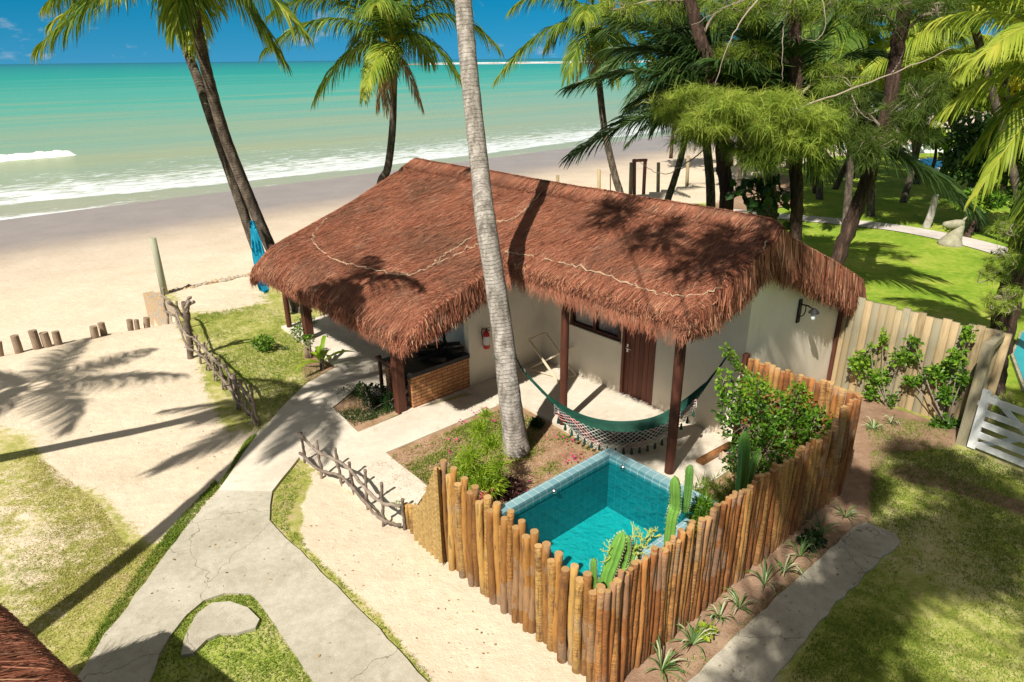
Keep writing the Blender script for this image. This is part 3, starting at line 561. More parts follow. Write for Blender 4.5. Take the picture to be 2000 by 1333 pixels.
# door
mb = MB(); nb = 6
for k in range(nb):
    a = dS0+.06+(dS1-dS0-.12)*k/nb; b = dS0+.06+(dS1-dS0-.12)*(k+1)/nb; sbox(mb, a+.004, b-.004, .03, .07, .07, dZ1-.06, rng.random())
sbox(mb, dS0+.05, dS1-.05, .072, .09, .07, dZ1-.05, .2)
door = mb.build('door', 'doorwood', cot)
mb = MB(); sbox(mb, dS0, dS0+.06, -.015, .1, .05, dZ1); sbox(mb, dS1-.06, dS1, -.015, .1, .05, dZ1); sbox(mb, dS0+.06, dS1-.06, -.015, .1, dZ1-.06, dZ1); mb.build('door_frame', 'doorwood', door)
mb = MB(); hp = W(dS0+.13, .02, 1.12); obox(mb, hp-A*.02-UP*.1, A*.04, B*-.012, UP*.18); tube(mb, [hp-B*.01, hp-B*.06], .011, 8); tube(mb, [hp-B*.055, hp-B*.06+A*.12], .011, 8); mb.build('handle', 'metal', door)
# posts and beams
def post(s_, t_, h_, r_, square=False, mat='darkwood'):
    mb = MB()
    if square: sbox(mb, s_-r_, s_+r_, t_-r_, t_+r_, .0, h_)
    else: tube(mb, [W(s_, t_, z) for z in np.linspace(0, h_, 12)], r_*(1+rng.normal(0, .02, 12)), 14)
    return mb.build('post', mat, cot, smooth=not square)
post(2.4, -1.85, 3.05, .075); post(4.8, -1.72, 3.1, .085); post(-.2, -3.86, 2.2, .09, True); post(-5.07, -3.44, 2.3, .1, True); post(-6.2, -3.45, 2.1, .07)
mb = MB(); tube(mb, [W(1.0, -1.86, 3.12), W(5.1, -1.72, 3.14)], .07, 10); mb.build('beam', 'darkwood', cot, smooth=True)
mb = MB(); tube(mb, [W(-6.0, -3.7, 2.32), W(.8, -3.9, 2.34)], .07, 10); mb.build('beam', 'darkwood', cot, smooth=True)
mb = MB(); sbox(mb, 4.7, 5.25, 3.25, 3.5, 2.0, 2.24); mb.build('beam', 'darkwood', cot)
mb = MB(); sbox(mb, .2, .32, -2.6, -.2, 2.75, 2.9); mb.build('beam', 'darkwood', cot)
# ---- thatch: outline in (s,t); ext wing reaches t=-4.4 for s<1.0
TE, TM, TB, SV, SR = -4.42, -2.2, 4.25, 1.02, 5.22
def sleft(t): return np.where(t < R0, -5.55-.02*(R0-t)/4.6-.07*np.sin((R0-t)*2), -5.55-.1*(t-R0))
def surf(s, t):
    z = rz(s, t)+.035*snoise(s, t, 21, 2.2, 2)
    te = np.where(s < SV, TE, TM); d = t-te; z = z-np.where(s < SV, .2, .05)*np.where(t < R0, np.clip((.6-d)/.6, 0, 1.2)**2, 0)
    d2 = TB-t; z = z-.34*np.where(t > R0, np.clip((.5-d2)/.5, 0, 1.3)**2, 0)
    d3 = s-sleft(t); z = z-.3*np.clip((.45-d3)/.45, 0, 1.15)**2
    se = np.where(t < TM, SV, SR); d4 = se-s; z = z-.1*np.clip((.3-d4)/.3, 0, 1.3)**2
    # soft shoulder where the main eave meets the wing
    return z+.05*np.exp(-((t-R0)/.16)**2)
def roof_grid(mb, sa, sb, t0, t1, ns, nt_, dz=0):
    u = np.linspace(0, 1, ns); tt = np.linspace(t0, t1, nt_); Uu, Tt = np.meshgrid(u, tt)
    s_a = sleft(Tt) if sa is None else sa; Ss = s_a+(sb-s_a)*Uu; Zz = surf(Ss, Tt)+dz
    Pp = O[None, None]*np.array([1, 1, 0])+A*Ss[..., None]+B*Tt[..., None]+UP*Zz[..., None]
    i = (np.arange(nt_-1)[:, None]*ns+np.arange(ns-1)).ravel(); f = np.stack([i, i+1, i+ns+1, i+ns], -1); mb.add(Pp.reshape(-1, 3), f if dz == 0 else f[:, ::-1])
mb = MB()
roof_grid(mb, None, SR, TM, TB, 140, 80); roof_grid(mb, None, SV, TE, TM, 90, 30); roof_grid(mb, None, SR, TM, TB, 60, 40, -.24); roof_grid(mb, None, SV, TE, TM, 50, 16, -.24)
# closing skirt so that no light enters between the skins
edge = []
for t in np.linspace(TE, TB, 40): edge.append((float(sleft(t)), t))
ring = [(float(sleft(t)), t) for t in np.linspace(TB, TE, 60)]+[(s, TE) for s in np.linspace(float(sleft(TE)), SV, 50)]+[(SV, t) for t in np.linspace(TE, TM, 20)]+[(s, TM) for s in np.linspace(SV, SR, 40)]+[(SR, t) for t in np.linspace(TM, TB, 50)]+[(s, TB) for s in np.linspace(SR, float(sleft(TB)), 60)]
ring = np.array(ring); zr = surf(ring[:, 0]-1e-4*(ring[:, 0] > SV), ring[:, 1]+1e-4); V = []
for (s_, t_), z_ in zip(ring, zr): V += [W(s_, t_, z_), W(s_, t_, z_-.26)]
i = np.arange(len(ring)-1)*2; mb.add(V, np.stack([i, i+1, i+3, i+2], -1))
roof = mb.build('roof', 'thatch_base', cot, smooth=True)
# strands lying on the slopes
def toW(s, t, z): return np.array([O[0], O[1], 0])+A*s[..., None]+B*t[..., None]+UP*z[..., None]
def lay(n, region, seed):
    r = np.random.default_rng(seed); u = r.random(n); v = r.random(n)
    t = region[0]+(region[1]-region[0])*v; sa = sleft(t); sb = np.where(t < TM, SV, SR); s = sa+(sb-sa)*u
    front = t < R0; le = r.uniform(.16, .42, n); th = r.normal(0, .26, n)+np.where(front, -.12, 0)+.18*snoise(s, t, 33, 1.1, 2)
    ds = np.sin(th)*le; dt = np.where(front, -1, 1)*np.cos(th)*le
    k = np.linspace(0, 1, 4)[None]; bend = r.normal(0, .035, n)[:, None]*np.sin(k*3.14)
    S_ = s[:, None]+ds[:, None]*k+bend; T_ = t[:, None]+dt[:, None]*k
    te = np.where(s < SV, TE, TM)[:, None]; over = np.maximum(te-T_, 0)+np.maximum(T_-TB, 0); T_ = np.clip(T_, te-.06, TB+.06)
    lift = r.uniform(.006, .035, n)[:, None]+k*r.uniform(0, .045, n)[:, None]; Z_ = surf(S_, T_)+lift-over*1.0
    w = r.uniform(.005, .012, n)[:, None]*np.array([[.8, 1, .9, .35]])
    side = nrm(A[None]*np.cos(th)[:, None]+B[None]*np.sin(th)[:, None]*np.where(front, 1, -1)[:, None]+UP*r.normal(0, .35, n)[:, None])
    pts = toW(S_, T_, Z_)
    tone = np.clip(.5+.2*r.standard_normal(n)+.1*snoise(s*1.0, t*.5, 40, 1.6, 3), 0, 1); tone = np.where(r.random(n) < .03, .93, tone)
    return pts, w, side, tone
mb = MB(); strips(mb, *lay(125000, (TE-.0, R0), 1)); strips(mb, *lay(9000, (R0, TB), 2)); mb.build('thatch', 'thatch', roof)
def hang(n, a, b, outd, lo, hi, inn, seed, droop=.0, wid=(.005, .013), taper=False):
    "fringe between (s,t) points a..b, outd = outward (ds,dt)"
    r = np.random.default_rng(seed); u = r.random(n); a, b, od = np.array(a, float), np.array(b, float), np.array(outd, float)
    st = a+(b-a)*u[:, None]; al = nrm(np.r_[b-a]); ln = lo+(hi-lo)*np.clip(.5+.25*r.standard_normal(n)+.25*snoise(st[:, 0]*3, st[:, 1]*3, seed, 2.5, 2), 0, 1.2)
    if taper: ln = ln*np.where(np.abs(st[:, 1]-a[1]) < .6, .35+.65*np.abs(st[:, 1]-a[1])/.6, 1)
    back = r.uniform(0, inn, n); out_ = r.uniform(-.06, .08, n)+.04*snoise(st[:, 0]*2, st[:, 1]*2, seed+1, 3., 1)
    p0 = st-od*back[:, None]; p1 = st+od*(out_*.6)[:, None]; p2 = st+od*out_[:, None]
    K = []
    z0 = surf(p0[:, 0], p0[:, 1])+r.uniform(0, .05, n); q1 = st-od*.02; z1 = surf(q1[:, 0], q1[:, 1])+r.uniform(-.1, .04, n)
    lat = r.normal(0, .05, n)[:, None]*al
    K.append(toW(p0[:, 0], p0[:, 1], z0)); K.append(toW(p1[:, 0], p1[:, 1], z1))
    K.append(toW(p2[:, 0]+lat[:, 0]*.5, p2[:, 1]+lat[:, 1]*.5, z1-ln*.5)); p3 = p2+lat*1.3+od*r.normal(0, .03, n)[:, None]; K.append(toW(p3[:, 0], p3[:, 1], z1-ln))
    pts = np.stack(K, 1); w = r.uniform(*wid, n)[:, None]*np.array([[.7, 1, 1, .4]]); alW = A*al[0]+B*al[1]
    side = nrm(alW[None]+(A*od[0]+B*od[1])[None]*r.normal(0, .5, n)[:, None])
    tone = np.clip(.5+.25*r.standard_normal(n)+.16*snoise(st[:, 0]*2, st[:, 1]*2, seed+2, 3., 2), 0, 1)
    return pts, w, side, tone
mb = MB()
for a, b, od, n, lo, hi, sd_ in (((-5.6, TE), (SV, TE), (0, -1), 26000, .06, .25, 50), ((SV, TM), (SR, TM), (0, -1), 20000, .0, .14, 51), ((SR, TB), (-5.9, TB), (0, 1), 5000, .2, .4, 52)):
    strips(mb, *hang(n, a, b, od, lo, hi, .4, sd_))
# left flared edge
ts = np.linspace(TE, R0, 7)
for k in range(6): strips(mb, *hang(1600, (float(sleft(ts[k])), ts[k]), (float(sleft(ts[k+1])), ts[k+1]), (-1, 0), .12, .3, .35, 60+k))
strips(mb, *hang(1500, (float(sleft(R0)), R0), (float(sleft(TB)), TB), (-1, 0), .12, .3, .3, 67))
mb.build('eave_fringe', 'fringe', roof)
mb = MB()
strips(mb, *hang(6500, (SV, TE), (SV, TM), (1, 0), .25, .5, .1, 70, wid=(.009, .024), taper=True))
strips(mb, *hang(7500, (SR, TM), (SR, R0), (1, 0), .3, .6, .08, 71, wid=(.009, .024), taper=True)); strips(mb, *hang(10500, (SR, R0), (SR, TB), (1, 0), .42, .78, .08, 72, wid=(.009, .024)))
mb.build('gable_fringe', 'fringe', roof)
# ridge cap band
def ridge(sa, sb):
    r = np.random.default_rng(90); n = 12000; s = r.uniform(sa, sb, n); sg = np.where(r.random(n) < .75, -1, 1); k = np.linspace(-.1, 1, 4)[None]
    le = r.uniform(.26, .4, n); T_ = R0+sg[:, None]*k*le[:, None]; S_ = s[:, None]+k*r.normal(0, .06, n)[:, None]
    Z_ = surf(S_, T_)+.085+r.uniform(-.02, .03, n)[:, None]-.03*k+r.uniform(0, .04, n)[:, None]*k; return toW(S_, T_, Z_), r.uniform(.01, .02, n)[:, None]*np.array([[1, 1, 1, .4]]), np.tile(nrm(A+UP*.1), (n, 1)), np.clip(r.normal(.5, .25, n)+.15*snoise(s, s*0, 91, 3., 3), 0, 1)
mb = MB(); u = np.linspace(-5.6, SR, 120); sec = [(-.28, .01), (-.25, .035), (-.12, .045), (0, .06), (.12, .045), (.3, .03)]
V = [W(s_, R0+a_, float(surf(np.array(s_), np.array(R0+a_)))+h_) for s_ in u for a_, h_ in sec]; i = (np.arange(119)[:, None]*6+np.arange(5)).ravel(); mb.add(V, np.stack([i, i+6, i+7, i+1], -1))
cap = mb.build('ridge_cap', 'thatch_base', roof, smooth=True); mb = MB(); strips(mb, *ridge(-5.55, SR)); mb.build('ridge_thatch', 'thatch', roof)
def roofpt(x, y):
    d = ray(x, y); ks = np.linspace(6, 30, 2400); pts = CAM+d*ks[:, None]; dx = pts-O; ss = dx@A; tt = dx@B; ok = (ss > sleft(tt)) & (ss < np.where(tt < TM, SV, SR)) & (tt > TE) & (tt < TB)
    zz = surf(ss, tt); hit = (pts[:, 2] < zz+.04) & ok; 
    if not hit.any(): return None
    return pts[int(np.argmax(hit))]
tw = MB()
for line in ([(690, 380), (640, 425), (612, 462), (628, 492), (670, 515), (735, 530), (795, 540), (835, 525), (880, 505), (925, 483), (940, 478)],
             [(985, 492), (1010, 498), (1060, 507), (1120, 522), (1180, 540), (1240, 562), (1290, 576), (1335, 581), (1390, 572), (1440, 553), (1475, 510), (1500, 475)],
             [(850, 515), (900, 480), (960, 440), (1010, 425), (1065, 370)]):
    pp = [roofpt(*q) for q in line]; pp = [q for q in pp if q is not None]; sp_ = spline(pp, 90); sp_ = sp_+rng.normal(0, .014, sp_.shape)+UP*.02
    for q in range(2): tube(tw, sp_+rng.normal(0, .012, sp_.shape), .0075, 4, cap=False)
tw.build('twine', 'twine', roof)
# lantern on the gable wall
lan = thing('wall_lantern', W(4.98, 1.75, 1.95), 'black bracket lantern fixed high on the gable end wall', 'lantern')
mb = MB(); lp = W(4.985, 1.78, 0); obox(mb, lp-B*.05+UP*1.93, A*.03, B*.1, UP*.46); mb.build('backplate', 'black', lan)
mb = MB(); tube(mb, [lp+A*.03+UP*2.3, lp+A*.16+UP*2.3, lp+A*.24+UP*2.24+B*.06], .014, 6); tube(mb, spline([lp+A*.03+UP*2.05, lp+A*.1+UP*2.1, lp+A*.13+UP*2.2, lp+A*.12+UP*2.3], 14), .01, 6); mb.build('bracket', 'black', lan)
mb = MB(); c0 = lp+A*.26+B*.07; tube(mb, [c0+UP*2.26, c0+UP*2.2, c0+UP*2.17], [.02, .09, .1], 10); mb.build('lamp_shade', 'black', lan)
mb = MB(); tube(mb, [c0+UP*2.168, c0+UP*2.13, c0+UP*2.05, c0+UP*2.02], [.03, .045, .04, .01], 10); mb.build('bulb', 'white', lan, smooth=True)
# fire extinguisher
ex = thing('fire_extinguisher', W(-.1, -1.73, .9), 'red fire extinguisher with white label on the cream porch wall', 'fire extinguisher')
c0 = W(-.02, -1.73, 0); mb = MB(); zz = [.86, .88, 1.18, 1.24, 1.27]; tube(mb, [c0+UP*z for z in zz], [.065, .07, .07, .045, .02], 18); mb.build('cylinder', 'red', ex, smooth=True)
mb = MB(); a = np.linspace(-1.9, .7, 12); V = [c0+A*math.cos(q)*.0715+B*math.sin(q)*.0715+UP*z for q in a for z in (.95, 1.14)]; i = np.arange(11)*2; mb.add(V, np.stack([i, i+2, i+3, i+1], -1)); mb.build('label_sticker', 'paper', ex)
mb = MB(); tube(mb, [c0+UP*1.27, c0+UP*1.32], .02, 8); beam(mb, c0+UP*1.325, c0+UP*1.36+A*.12, .02, .01); beam(mb, c0+UP*1.31, c0+UP*1.29+A*.12, .02, .01); mb.build('valve', 'black', ex)
mb = MB(); tube(mb, spline([c0+UP*1.3-B*.02, c0+UP*1.33-B*.09, c0+UP*1.27-B*.13, c0+UP*1.1-B*.1], 14), .011, 6); mb.build('hose', 'black', ex)
# brick grill counter
gr = thing('brick_counter', W(-.6, -2.9, 0), 'rustic brick barbecue counter with dark slab under the porch corner', 'counter')
def uvst(V):
    d = V-O; s, t, z = d@A, d@B, V[:, 2]; return np.stack([s+t, z], -1)
mb = MB(); sbox(mb, -.25, -.1, -3.62, -2.16, 0, .74); sbox(mb, -1.1, -.95, -3.62, -2.16, 0, .74); sbox(mb, -.95, -.25, -2.31, -2.16, 0, .74); sbox(mb, -.95, -.25, -3.0, -2.85, .0, .739); mb.build('brick_base', 'brick', gr, uv=uvst)
mb = MB(); sbox(mb, -1.13, -.07, -3.7, -2.155, .742, .83); mb.build('slab', 'slab', gr)
mb = MB(); sbox(mb, -1.2, -1.14, -3.72, -3.66, 0, .9); sbox(mb, -1.2, -.3, -3.78, -3.72, .86, .9); sbox(mb, -.62, -.56, -3.78, -3.72, 0, .86); mb.build('grill_frame', 'darkwood', gr)
for k, (s_, t_, z_, ds, dt, dz, le) in enumerate(((-.5, -2.6, .86, .5, .8, .12, .5), (-.55, -2.75, .88, -.4, .9, .05, .55), (-.35, -2.5, .93, .9, .3, .2, .35), (-.7, -2.5, .9, .2, -.9, .3, .5), (-.5, -2.45, 1.0, .6, .6, .1, .3), (-.5, -3.1, .87, .1, 1, .06, .6), (-.8, -3.0, .87, .5, .8, 0, .5), (-.35, -3.0, .87, .7, .5, .1, .35), (-.6, -2.4, .98, -.6, .3, .45, .28))):
    a = W(s_, t_, z_); d = nrm(A*ds+B*dt+UP*dz); mb = MB(); tube(mb, [a+d*le*q for q in np.linspace(0, 1, 6)], .035+.012*rng.random(), 8, wob=.08)
    tag(mb.build('charred_log', 'char', smooth=True), 'blackened log lying among others on the dark counter slab', 'log', 'charred logs on the grill counter')
for k in range(11):
    a = W(-.88+.14*(k % 5)+.05*(k//5), -3.66, .09+.12*(k//5)); mb = MB(); tube(mb, [a, a+B*.5+A*rng.normal(0, .02)], .055+.01*rng.random(), 9, rng.random(), wob=.05)
    tag(mb.build('firewood', 'greywood'), 'short pale end of split firewood stacked under the counter', 'firewood', 'firewood under the grill counter')
# folding deck chair frame, cloth missing
ch = thing('deck_chair', P(1095, 738), 'pale wooden folding deck chair frame without cloth against the wall', 'chair')
z_top = .97
a1 = W(.95, -.78, .08); a2 = W(1.22, -.28, .08)
def hz(px, py, s_=None, t_=None):
    return atS(px, py, s_) if s_ is not None else atT(px, py, t_)
b1 = hz(1033, 664, s_=.12); b2 = hz(1066, 651, s_=.3)
mb = MB(); a1 = P(1090, 746, .08); a2 = P(1124, 733, .08)
for a, b in ((a1, b1), (a2, b2), (a1, a2), (b1, b2)): beam(mb, a, b, .045, .03)
m_ = (a1*.45+b1*.55, a2*.45+b2*.55); mb.build('back_frame', 'chairwood', ch)
mb = MB(); c1 = P(1034, 720, .08); c2 = P(1064, 706, .08); d1 = hz(1092, 691, s_=.75); d2 = hz(1118, 678, t_=-.1)
for a, b in ((c1, d1), (c2, d2), (c1, c2), (d1, d2)): beam(mb, a, b, .05, .03)
mb.build('seat_frame', 'chairwood', ch)
mb = MB(); beam(mb, P(1036, 722, .1), P(1085, 735, .1), .03, .02); mb.build('stretcher', 'chairwood', ch)
# ---------------------------------------------------------------- plunge pool
pool = thing('plunge_pool', W(4.9, -3.8, 0), 'small tiled plunge pool with turquoise water inside the log fence', 'pool')
pa, pb, pc, pd = 3.87, 6.1, -5.5, -2.22; cw = .16; pz = .34; fl = -.75
def uvtop(V): d = V-O; return np.stack([d@A+.001, d@B+.001], -1)
def uvwall(V): d = V-O; return np.stack([d@A+d@B, V[:, 2]+5.0], -1)
mb = MB(); sbox(mb, pa, pa+cw, pc, pd, pz-.03, pz); sbox(mb, pb-cw, pb, pc, pd, pz-.03, pz); sbox(mb, pa+cw, pb-cw, pd-cw, pd, pz-.03, pz-.001); sbox(mb, pa+cw, pb-cw, pc, pc+cw, pz-.03, pz-.001); mb.build('coping', 'coping', pool, uv=uvtop)
mb = MB(); sbox(mb, pa+.01, pa+cw-.01, pc+.01, pd-.01, fl, pz-.031); sbox(mb, pb-cw+.01, pb-.01, pc+.01, pd-.01, fl, pz-.031); sbox(mb, pa+cw-.01, pb-cw+.01, pd-cw+.01, pd-.01, fl, pz-.032); sbox(mb, pa+cw-.01, pb-cw+.01, pc+.01, pc+cw-.01, fl, pz-.032); mb.build('basin_wall', 'tile', pool, uv=uvwall)
mb = MB(); sbox(mb, pa+.02, pb-.02, pc+.02, pd-.02, fl-.1, fl+.002); mb.build('basin_floor', tiles('floor_tile', (.03, .4, .42), (.06, .46, .46), (.12, .5, .5), .3), pool, uv=uvtop)
mb = MB(); sbox(mb, pb-cw-.5, pb-cw+.01, pc+cw, pd-cw, fl+.003, -.25); mb.build('bench', 'tile', pool, uv=uvtop)
mb = MB(); V = [W(pa+cw-.012, pc+cw-.012, pz-.125), W(pb-cw+.012, pc+cw-.012, pz-.125), W(pb-cw+.012, pd-cw+.012, pz-.125), W(pa+cw-.012, pd-cw+.012, pz-.125)]; mb.add(V, np.array([[0, 1, 2, 3]])); mb.build('water', 'water', pool)
mb = MB(); e_ = .004; sbox(mb, pa+cw-.01, pa+cw-.01+e_+.01, pc+cw, pd-cw, pz-.17, pz-.033); sbox(mb, pa+cw+e_, pb-cw-e_, pd-cw-e_, pd-cw+.012, pz-.17, pz-.034); sbox(mb, pb-cw-e_, pb-cw+.012, pc+cw, pd-cw, pz-.17, pz-.033); mb.build('waterline_tiles', 'copingrim', pool, uv=uvwall)
for (s_, t_, d_) in ((pa+cw-.008, -3.72, A), (4.33, pd-cw+.008, -B), (pa+cw-.008, -4.85, A)):
    mb = MB(); c0 = W(s_, t_, pz-.12-.0); tube(mb, [c0+d_*q for q in (0, .015, .05, .052)], [.045, .045, .028, .01], 12); mb.build('nozzle', 'metal', pool, smooth=True)
mb = MB(); c0 = W(4.9, -4.6, fl+.004); tube(mb, [c0, c0+UP*.02], [.07, .06], 14); mb.build('drain', 'black', pool)
# ---------------------------------------------------------------- log fences
def logmesh(base, h, r, lean=(0, 0), rnd=.5, n=11):
    mb = MB(); K = max(5, int(h/.12)); zz = np.linspace(-.15, h, K); ph = rng.uniform(0, 6, 2); off = np.stack([np.sin(zz*2.3+ph[0])*.013+lean[0]*zz, np.sin(zz*3.4+ph[1])*.011+lean[1]*zz, zz], -1)
    tube(mb, np.asarray(base)[None]+off, r*(1.08-.14*np.linspace(0, 1, K))*(1+rng.normal(0, .045, K)), n, rnd, wob=.035); return mb
def endface(V, s):
    cnt = np.concatenate([np.full(len(f), f.shape[1]) for f in s.f]); return (cnt == 3).astype(np.int32)
fr_ = thing('log_fence', W(5, -5.8, 0), 'front fence of tall upright peeled logs with uneven stepped tops', 'fence')
tops = [(270, 215), (290, 180), (318, 140), (347, 215), (378, 175), (400, 262), (430, 232), (460, 310), (487, 280), (517, 362), (553, 330), (575, 405), (612, 365), (645, 445), (682, 412), (708, 495), (742, 465), (767, 548), (805, 515), (838, 600), (880, 585), (905, 675), (940, 640), (975, 720), (1028, 700), (1057, 780), (1100, 750), (1131, 845), (1165, 812)]
for k, (zx, zy) in enumerate(tops):
    px, py = 750+zx/2.76, 850+zy/2.76; tk = -5.84 if k % 2 else -5.79; p_ = atT(px, py, tk); s_, t_ = L(p_)
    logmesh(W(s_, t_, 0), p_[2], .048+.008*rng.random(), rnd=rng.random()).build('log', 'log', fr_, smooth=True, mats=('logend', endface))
tp_ = sorted([(L(atT(750+zx/2.76, 850+zy/2.76, -5.78))[0], atT(750+zx/2.76, 850+zy/2.76, -5.78)[2]) for zx, zy in tops])
for (sa_, za_), (sb_, zb_) in zip(tp_[:-1], tp_[1:]):
    logmesh(W((sa_+sb_)/2, -5.74+rng.normal(0, .01), 0), min(za_, zb_)-rng.uniform(.02, .16), .045+.008*rng.random(), rnd=rng.random()).build('log', 'log', fr_, smooth=True, mats=('logend', endface))
for k, (px, py) in enumerate([(793, 985), (802, 986), (812, 988), (821, 989), (830, 990)]):
    p_ = atT(px, py, -5.82); s_, t_ = L(p_); logmesh(W(s_, t_, 0), p_[2], .045, rnd=rng.random()).build('log', 'log', fr_, smooth=True, mats=('logend', endface))
for k, (px, py) in enumerate([(839, 975), (846, 958), (853, 944), (860, 930)]):
    p_ = atT(px, py, -5.8); s_, t_ = L(p_); logmesh(W(s_, t_, 0), p_[2], .045, rnd=rng.random()).build('log', 'log', fr_, smooth=True, mats=('logend', endface))
mb = MB(); mp_ = [(808, 992), (818, 990), (826, 975), (834, 955), (842, 935), (850, 918), (857, 912)]; n_ = 40
pts_ = [atT(x, y, -5.895) for x, y in mp_]; sv_ = np.interp(np.linspace(0, 6, n_), range(7), [L(q)[0] for q in pts_]); hv_ = np.interp(np.linspace(0, 6, n_), range(7), [q[2] for q in pts_])
V = []; hh = []; rr_ = []
for s_, h_ in zip(sv_, hv_):
    for q in range(12): V.append(W(s_, -5.9+.03*math.sin(s_*62), h_*(q/11)+.0)); hh.append(h_*q/11); rr_.append(s_)
i = (np.arange(n_-1)[:, None]*12+np.arange(11)).ravel(); mb.add(V, np.stack([i, i+12, i+13, i+1], -1), rr_, hh)
mb.build('woven_mat', 'wicker', fr_, smooth=True)
fr2 = thing('log_fence', W(6.95, -3, 0), 'right hand fence of closely set reddish logs cut to an even height', 'fence')
t_ = -5.93; k = 0
while t_ < -.02:
    h_ = np.interp(t_, [-6, -5.5, -4.5, -3.2, -1.7, -.75, -.6, 0], [1.52, 1.56, 1.57, 1.52, 1.47, 1.43, 1.72, 1.82])+rng.normal(0, .035)
    r_ = .034+.014*rng.random(); logmesh(W(6.93+rng.normal(0, .014)+.03*(t_+6)/6, t_, 0), h_, r_, lean=(rng.normal(0, .008), rng.normal(0, .008)), rnd=rng.random(), n=10).build('log', 'logr', fr2, smooth=True, mats=('logend', endface)); t_ += 2*r_*.93
fr3 = thing('log_fence', W(6.1, -.1, 0), 'tall log fence panel running from the house corner behind the shrub', 'fence')
s_ = 5.12
mb = MB(); sbox(mb, 5.02, 5.1, -.16, -.04, 0, 1.86); mb.build('dark_end_strip', 'darkwood', fr3)
while s_ < 6.92:
    r_ = .045+.01*rng.random(); logmesh(W(s_+r_, -.1, 0), 1.8+rng.normal(0, .02), r_, rnd=rng.random()).build('log', 'logr', fr3, smooth=True, mats=('logend', endface)); s_ += 2*r_*.98
# pale half-round board fence
fb = thing('board_fence', W(6.5, 3.68, 0), 'pale weathered fence of wide vertical half round boards behind the vine', 'fence'); s_ = 4.99
while s_ < 7.85:
    w_ = rng.uniform(.115, .15); mb = MB(); a = np.linspace(0, np.pi, 7); V = []
    hb = 2.02+rng.normal(0, .018)
    for z in (0, .7, 1.4, hb): V += [W(s_+w_/2-math.cos(q)*w_/2, 3.72-math.sin(q)*.028+rng.normal(0, .001), z) for q in a]
    i = (np.arange(3)[:, None]*7+np.arange(6)).ravel(); mb.add(V, [np.stack([i, i+1, i+8, i+7], -1), np.array([[21, 22, 23, 24, 25, 26, 27]])], rng.random())
    mb.add([W(s_, 3.72, 0), W(s_+w_, 3.72, 0), W(s_+w_, 3.76, 0), W(s_, 3.76, 0), W(s_, 3.72, hb), W(s_+w_, 3.72, hb), W(s_+w_, 3.76, hb), W(s_, 3.76, hb)], np.array([[1, 2, 6, 5], [2, 3, 7, 6], [3, 0, 4, 7], [4, 5, 6, 7]]), .4)
    mb.build('board', 'palewood', fb, smooth=True); s_ += w_+.004
mb = MB(); sbox(mb, 4.99, 5.06, 3.62, 3.71, 0, 2.2); mb.build('dark_end_strip', 'darkwood', fb)  # dark strip added in place of the shaded gap beside the house wall
gp_ = thing('gate_post', W(7.8, 3.05, 0), 'thick square pale timber post between the board fence and white gate', 'post')
mb = MB(); sbox(mb, 7.72, 7.88, 2.98, 3.14, -.05, 2.0); mb.build('shaft', 'palewood', gp_); mb = MB(); sbox(mb, 7.735, 7.865, 3.14, 3.7, 1.86, 1.99); mb.build('tie_rail', 'palewood', gp_)
# white gate
g0 = P(1884, 872); g1 = P(2000, 920); gd = nrm(g1-g0); gn = np.cross(gd, UP); gate = thing('farm_gate', g0, 'white painted timber gate with slats and crossed braces at the right edge', 'gate'); gl, gh = 2.6, 1.15
g0 = g0+gd*.05
mb = MB(); obox(mb, g0+UP*.04, gd*.13, gn*.05, UP*gh); mb.build('stile', 'white', gate); mb = MB(); obox(mb, g0+gd*(gl-.13)+UP*.04, gd*.13, gn*.05, UP*gh); mb.build('stile', 'white', gate)
for z in (.08, .28, .5, .72, .98):
    mb = MB(); obox(mb, g0+gd*.13+UP*z+gn*.01, gd*(gl-.26), gn*.03, UP*.11); mb.build('rail', 'white', gate)
for a, b in ((1.1, .12), (.12, 1.1)):
    mb = MB(); beam(mb, g0+gd*.15+UP*a-gn*(.02 if a > b else .045), g0+gd*(gl*.6)+UP*b-gn*(.02 if a > b else .045), .024, .09, side=gn); mb.build('brace', 'white', gate)
mb = MB(); obox(mb, g0-gd*.12+UP*.86-gn*.01, gd*.14, gn*.02, UP*.08); mb.build('hinge', 'white', gate)
# ---------------------------------------------------------------- rustic stick fences
def stick(mb, a, b, r, n=8, wobl=.03, rnd=None, seg=9):
    a, b = np.asarray(a, float), np.asarray(b, float); k = np.linspace(0, 1, seg)[:, None]; pts = a+(b-a)*k; pts[1:-1] += rng.normal(0, wobl, (seg-2, 3)); tube(mb, spline(pts, seg*3), r*(1+.12*np.sin(np.arange(seg*3)*1.3)), n, rng.random() if rnd is None else rnd, wob=.07)
sf = thing('stick_fence', P(690, 960), 'short rustic fence of crooked grey branches beside the pool enclosure', 'fence')
bs = [(596, 905, 588, 845), (630, 935, 617, 858), (669, 950, 654, 875), (692, 966, 682, 903), (717, 995, 713, 918), (749, 1027, 745, 943), (790, 1035, 786, 975)]
from functools import reduce
def topz(bx, by, tx, ty, z0=0.):
    b = P(bx, by, z0); q = atY(tx, ty, b[1]); return b, q
for (bx, by, tx, ty) in bs:
    b, q = topz(bx, by, tx, ty); mb = MB(); stick(mb, b-UP*.1, q, .025, wobl=.006); mb.build('picket', 'greywood', sf, smooth=True)
B0 = [P(b[0], b[1]) for b in bs]
mb = MB(); pr_ = [B0[i]+UP*z-B*.03 for i, z in enumerate((.62, .56, .5, .5, .48, .46, .44))]; tube(mb, spline(pr_, 50)+rng.normal(0, .006, (50, 3)), .026*(1+.15*np.sin(np.arange(50)*.9)), 9, .9, wob=.05); mb.build('rail', 'greywood', sf, smooth=True)
